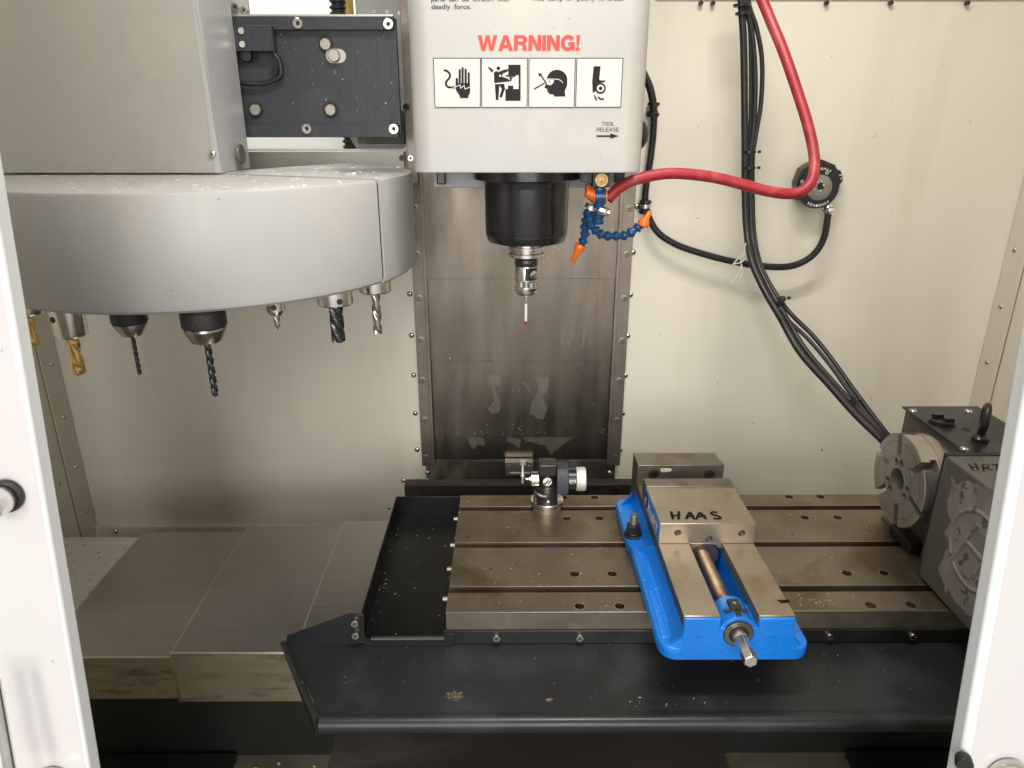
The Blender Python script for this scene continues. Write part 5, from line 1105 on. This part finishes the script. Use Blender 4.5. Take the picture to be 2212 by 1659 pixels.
# ================================================================== DOORS
def dpt(y, z): return None
LEAN = math.tan(R(6.5))
def dY(z, o=0): return .555 + LEAN * (z - .14) + o
def door(sg, xe, edge, name, label):
    """a leaning sliding door: outer sheet, edge channel, inner sheet"""
    z0, z1 = -.45, 1.25
    d = thing(name, label, 'door', (xe, dY(z0), z0))
    def slab(xa, xb, oa, ob, m, nm, bev=.002):
        return MB().prism([(xa, dY(z0, oa), z0), (xb, dY(z0, oa), z0), (xb, dY(z0, ob), z0), (xa, dY(z0, ob), z0)], (0, dY(z1) - dY(z0), z1 - z0)).build(nm, m, d, bev, seg=3)
    x1 = xe - sg * edge
    x2 = x1 - sg * .010
    xo = xe - sg * .52
    slab(min(x1, xe), max(x1, xe), -.0005, .0185, 'door_edge', 'edge_channel', .003)
    slab(min(xo, x1 - sg * .0004), max(xo, x1 - sg * .0004), .004, .024, 'door', 'door_sheet')
    return d
LXE, RXE = at('d', 166, 1319, 'Y', dY(.25, .0185)).x, at('d', 2098, 1319, 'Y', dY(.25, .0185)).x
ld = door(1, LXE, .006, 'sliding_door', 'white enclosure door at the left edge with a chrome knob')
rd = door(-1, RXE, .013, 'sliding_door', 'white enclosure door at the right edge of the opening')
q = at('l', 10, 240, 'Y', dY(.37, -.004))
MB().lathe(q + Vector((0, .006, 0)), (.15, -1, .1), [(0, .0158), (.002, .0162), (.004, .0158)], 36).build('rubber_ring', 'blackrubber', ld)
MB().lathe(q + Vector((-.002, 0, -.001)), (.15, -1, .1), [(0, .0138), (.010, .0134), (.020, .0120), (.024, .0075)], 36).build('knob', 'chrome', ld)
q = at('l', 262, 1775, 'Y', dY(.02, -.002)); MB().lathe(q + Vector((0, .006, 0)), (.1, -1, .2), [(0, .020), (.003, .020), (.006, .0165)], 36).build('washer_ring', 'satin', ld)
MB().lathe(q, (.1, -1, .2), [(0, .0150), (.010, .0145), (.017, .010)], 36).build('lower_knob', 'chrome', ld)
h0, h1 = at('l', -30, 1200, 'Y', dY(.13, -.03)), at('l', 70, 1760, 'Y', dY(-.03, -.03))
MB().tube([h0, h1], .0052, 14).build('handle_bar', 'chrome', ld); 
q = at('g', 2140, 1128, 'Y', dY(.02, -.002)); MB().lathe(q + Vector((0, .006, 0)), (-.1, -1, .2), [(0, .021), (.003, .021), (.006, .0195)], 36).build('washer_ring', 'satin', rd)
MB().lathe(q, (-.1, -1, .2), [(0, .0180), (.004, .0180), (.006, .010)], 36).build('knob', 'door', rd)
q = at('g', 1882, 1015, 'Y', dY(.03, -.004)); MB().lathe(q + Vector((0, .006, 0)), (-.5, -1, .1), [(0, .0075), (.010, .0085), (.013, .007)], 24).build('rubber_bumper', 'blackrubber', rd)

# ================================================================== SWARF
def chips(spec, name='swarf_chips'):
    b = MB()
    for (x0, x1, y0, y1, z, n_, s0, s1) in spec:
        for i in range(n_):
            x, y = random.uniform(x0, x1), random.uniform(y0, y1); zz = z(x, y) if callable(z) else z
            s_ = s0 + (s1 - s0) * random.random() ** 3; a = random.uniform(0, 3.1); l_ = s_ * random.uniform(.8, 2.6)
            c_, sn = math.cos(a), math.sin(a)
            P = [(x + u * c_ * l_ - v * sn * s_ * .4, y + u * sn * l_ + v * c_ * s_ * .4, zz - .0002 + w * s_ * .35) for w in (0, 1) for u, v in ((-.5, -.5), (.5, -.5), (.5 * (1 - .4 * w), .5), (-.5, .5))]
            b.add(P, [(0, 3, 2, 1), (4, 5, 6, 7), (0, 1, 5, 4), (1, 2, 6, 5), (2, 3, 7, 6), (3, 0, 4, 7)])
    return b
tz = lambda x, y: ZT + (y - .888) / .123 * .010
b = chips([(TX0, .2, TY0, .936, 0, 60, .0004, .0016), (TX0, .2, .96, 1.066, 0, 110, .0004, .0016), (TX0, .2, 1.085, 1.19, 0, 60, .0004, .0016), (TX0, .65, 1.212, 1.25, 0, 60, .0004, .0018),
           (.43, .65, .96, 1.066, 0, 80, .0004, .0016), (.43, .65, TY0, .936, 0, 40, .0004, .0018), (.45, .50, .905, .925, 0, 26, .0006, .002), (.50, .65, 1.085, 1.19, 0, 40, .0004, .0016),
           (-.05, .04, 1.0, 1.05, 0, 90, .0003, .0009), (.05, .13, 1.14, 1.19, 0, 60, .0003, .0012), (.18, .205, 1.0, 1.2, 0, 40, .0004, .0014), (.60, .68, 1.10, 1.18, 0, 60, .0004, .0018)])
tag(b.build('swarf_chips', 'chip'), kind='stuff')
b = chips([(-.25, .95, .775, .885, tz, 60, .0003, .0009), (.40, .75, .80, .87, tz, 60, .0003, .0010), (.10, .33, .770, .79, tz, 30, .0004, .002)]); b.v and tag(b.build('swarf_chips', 'chip'), kind='stuff')
b = chips([(X0 + .002, X1 - .002, .90, 1.25, ZF, 60, .0004, .0018), (X0 + .001, X0 + .012, .90, 1.24, ZF, 50, .0004, .0014)]); tag(b.build('swarf_chips', 'chip'), kind='stuff')
b = chips([(VX - .101, VX - .082, .82, 1.03, .0209, 60, .0004, .0014), (VX - .100, VX - .080, 1.10, 1.20, .0188, 40, .0004, .0013), (VX - .07, VX + .07, .985, 1.08, JZ, 16, .0004, .0010), (VX - .07, VX - .03, .80, .96, RZ, 14, .0004, .0009), (VX + .03, VX + .07, .80, .96, RZ, 14, .0004, .0009),
           (TX0, .2, 1.1945, 1.2085, -.0215, 40, .0008, .003), (TX0, .8, 1.069, 1.082, -.0215, 60, .0008, .003), (TX0, .8, .942, .955, -.0215, 90, .0008, .0034), (.15, .2, .942, .955, -.020, 20, .001, .004)])
tag(b.build('swarf_chips', 'chip'), kind='stuff')
spec = []
b = MB()
for i in range(620):
    a, r_ = R(random.uniform(-178, 58)), TR * random.random() ** .5 * .985; x, y = TCX + math.cos(a) * r_, TCY + math.sin(a) * r_
    if x < -.48 and y > 1.247 and x > -1.03: continue
    if x < -.484 and y > 1.24: continue
    z = TZ1 + (.0018 if a > R(-24) else -.0002); s_ = .0005 + .0030 * random.random() ** 4; w_ = s_ * random.uniform(.8, 2.2)
    b.box(x, x + w_, y, y + s_, z, z + s_ * .4)
tag(b.build('swarf_chips', 'chip'), kind='stuff')
b = MB()
for i in range(130):     # chips stuck to the oily column sheets
    x = random.uniform(-.18, .24); z = random.uniform(-.10, .46) if random.random() < .6 else zs[1] + random.uniform(0, .03); s_ = .0004 + .0012 * random.random() ** 3
    lv = 0 if z < zs[1] else 1 if z < zs[2] else 2 if z < zs[3] else 3
    yy = YB - .004 - .0035 * lv - .002; b.box(x, x + s_, yy - s_ * .5, yy + .0001, z, z + s_ * random.uniform(.7, 2.2))
tag(b.build('swarf_chips', 'chip'), kind='stuff')
b = MB()
for i in range(34):
    q = at('a', random.uniform(1450, 2040), random.uniform(170, 640), 'Y', 1.42); s_ = .0004 + .0010 * random.random() ** 3; b.box(q.x, q.x + s_, 1.4193, 1.4201, q.z, q.z + s_ * random.uniform(.7, 2))
tag(b.build('swarf_chips', 'chip'), kind='stuff')

# the root empties of the setting carry no label; drop helper properties
for o in bpy.data.objects:
    if '_o' in o: del o['_o']
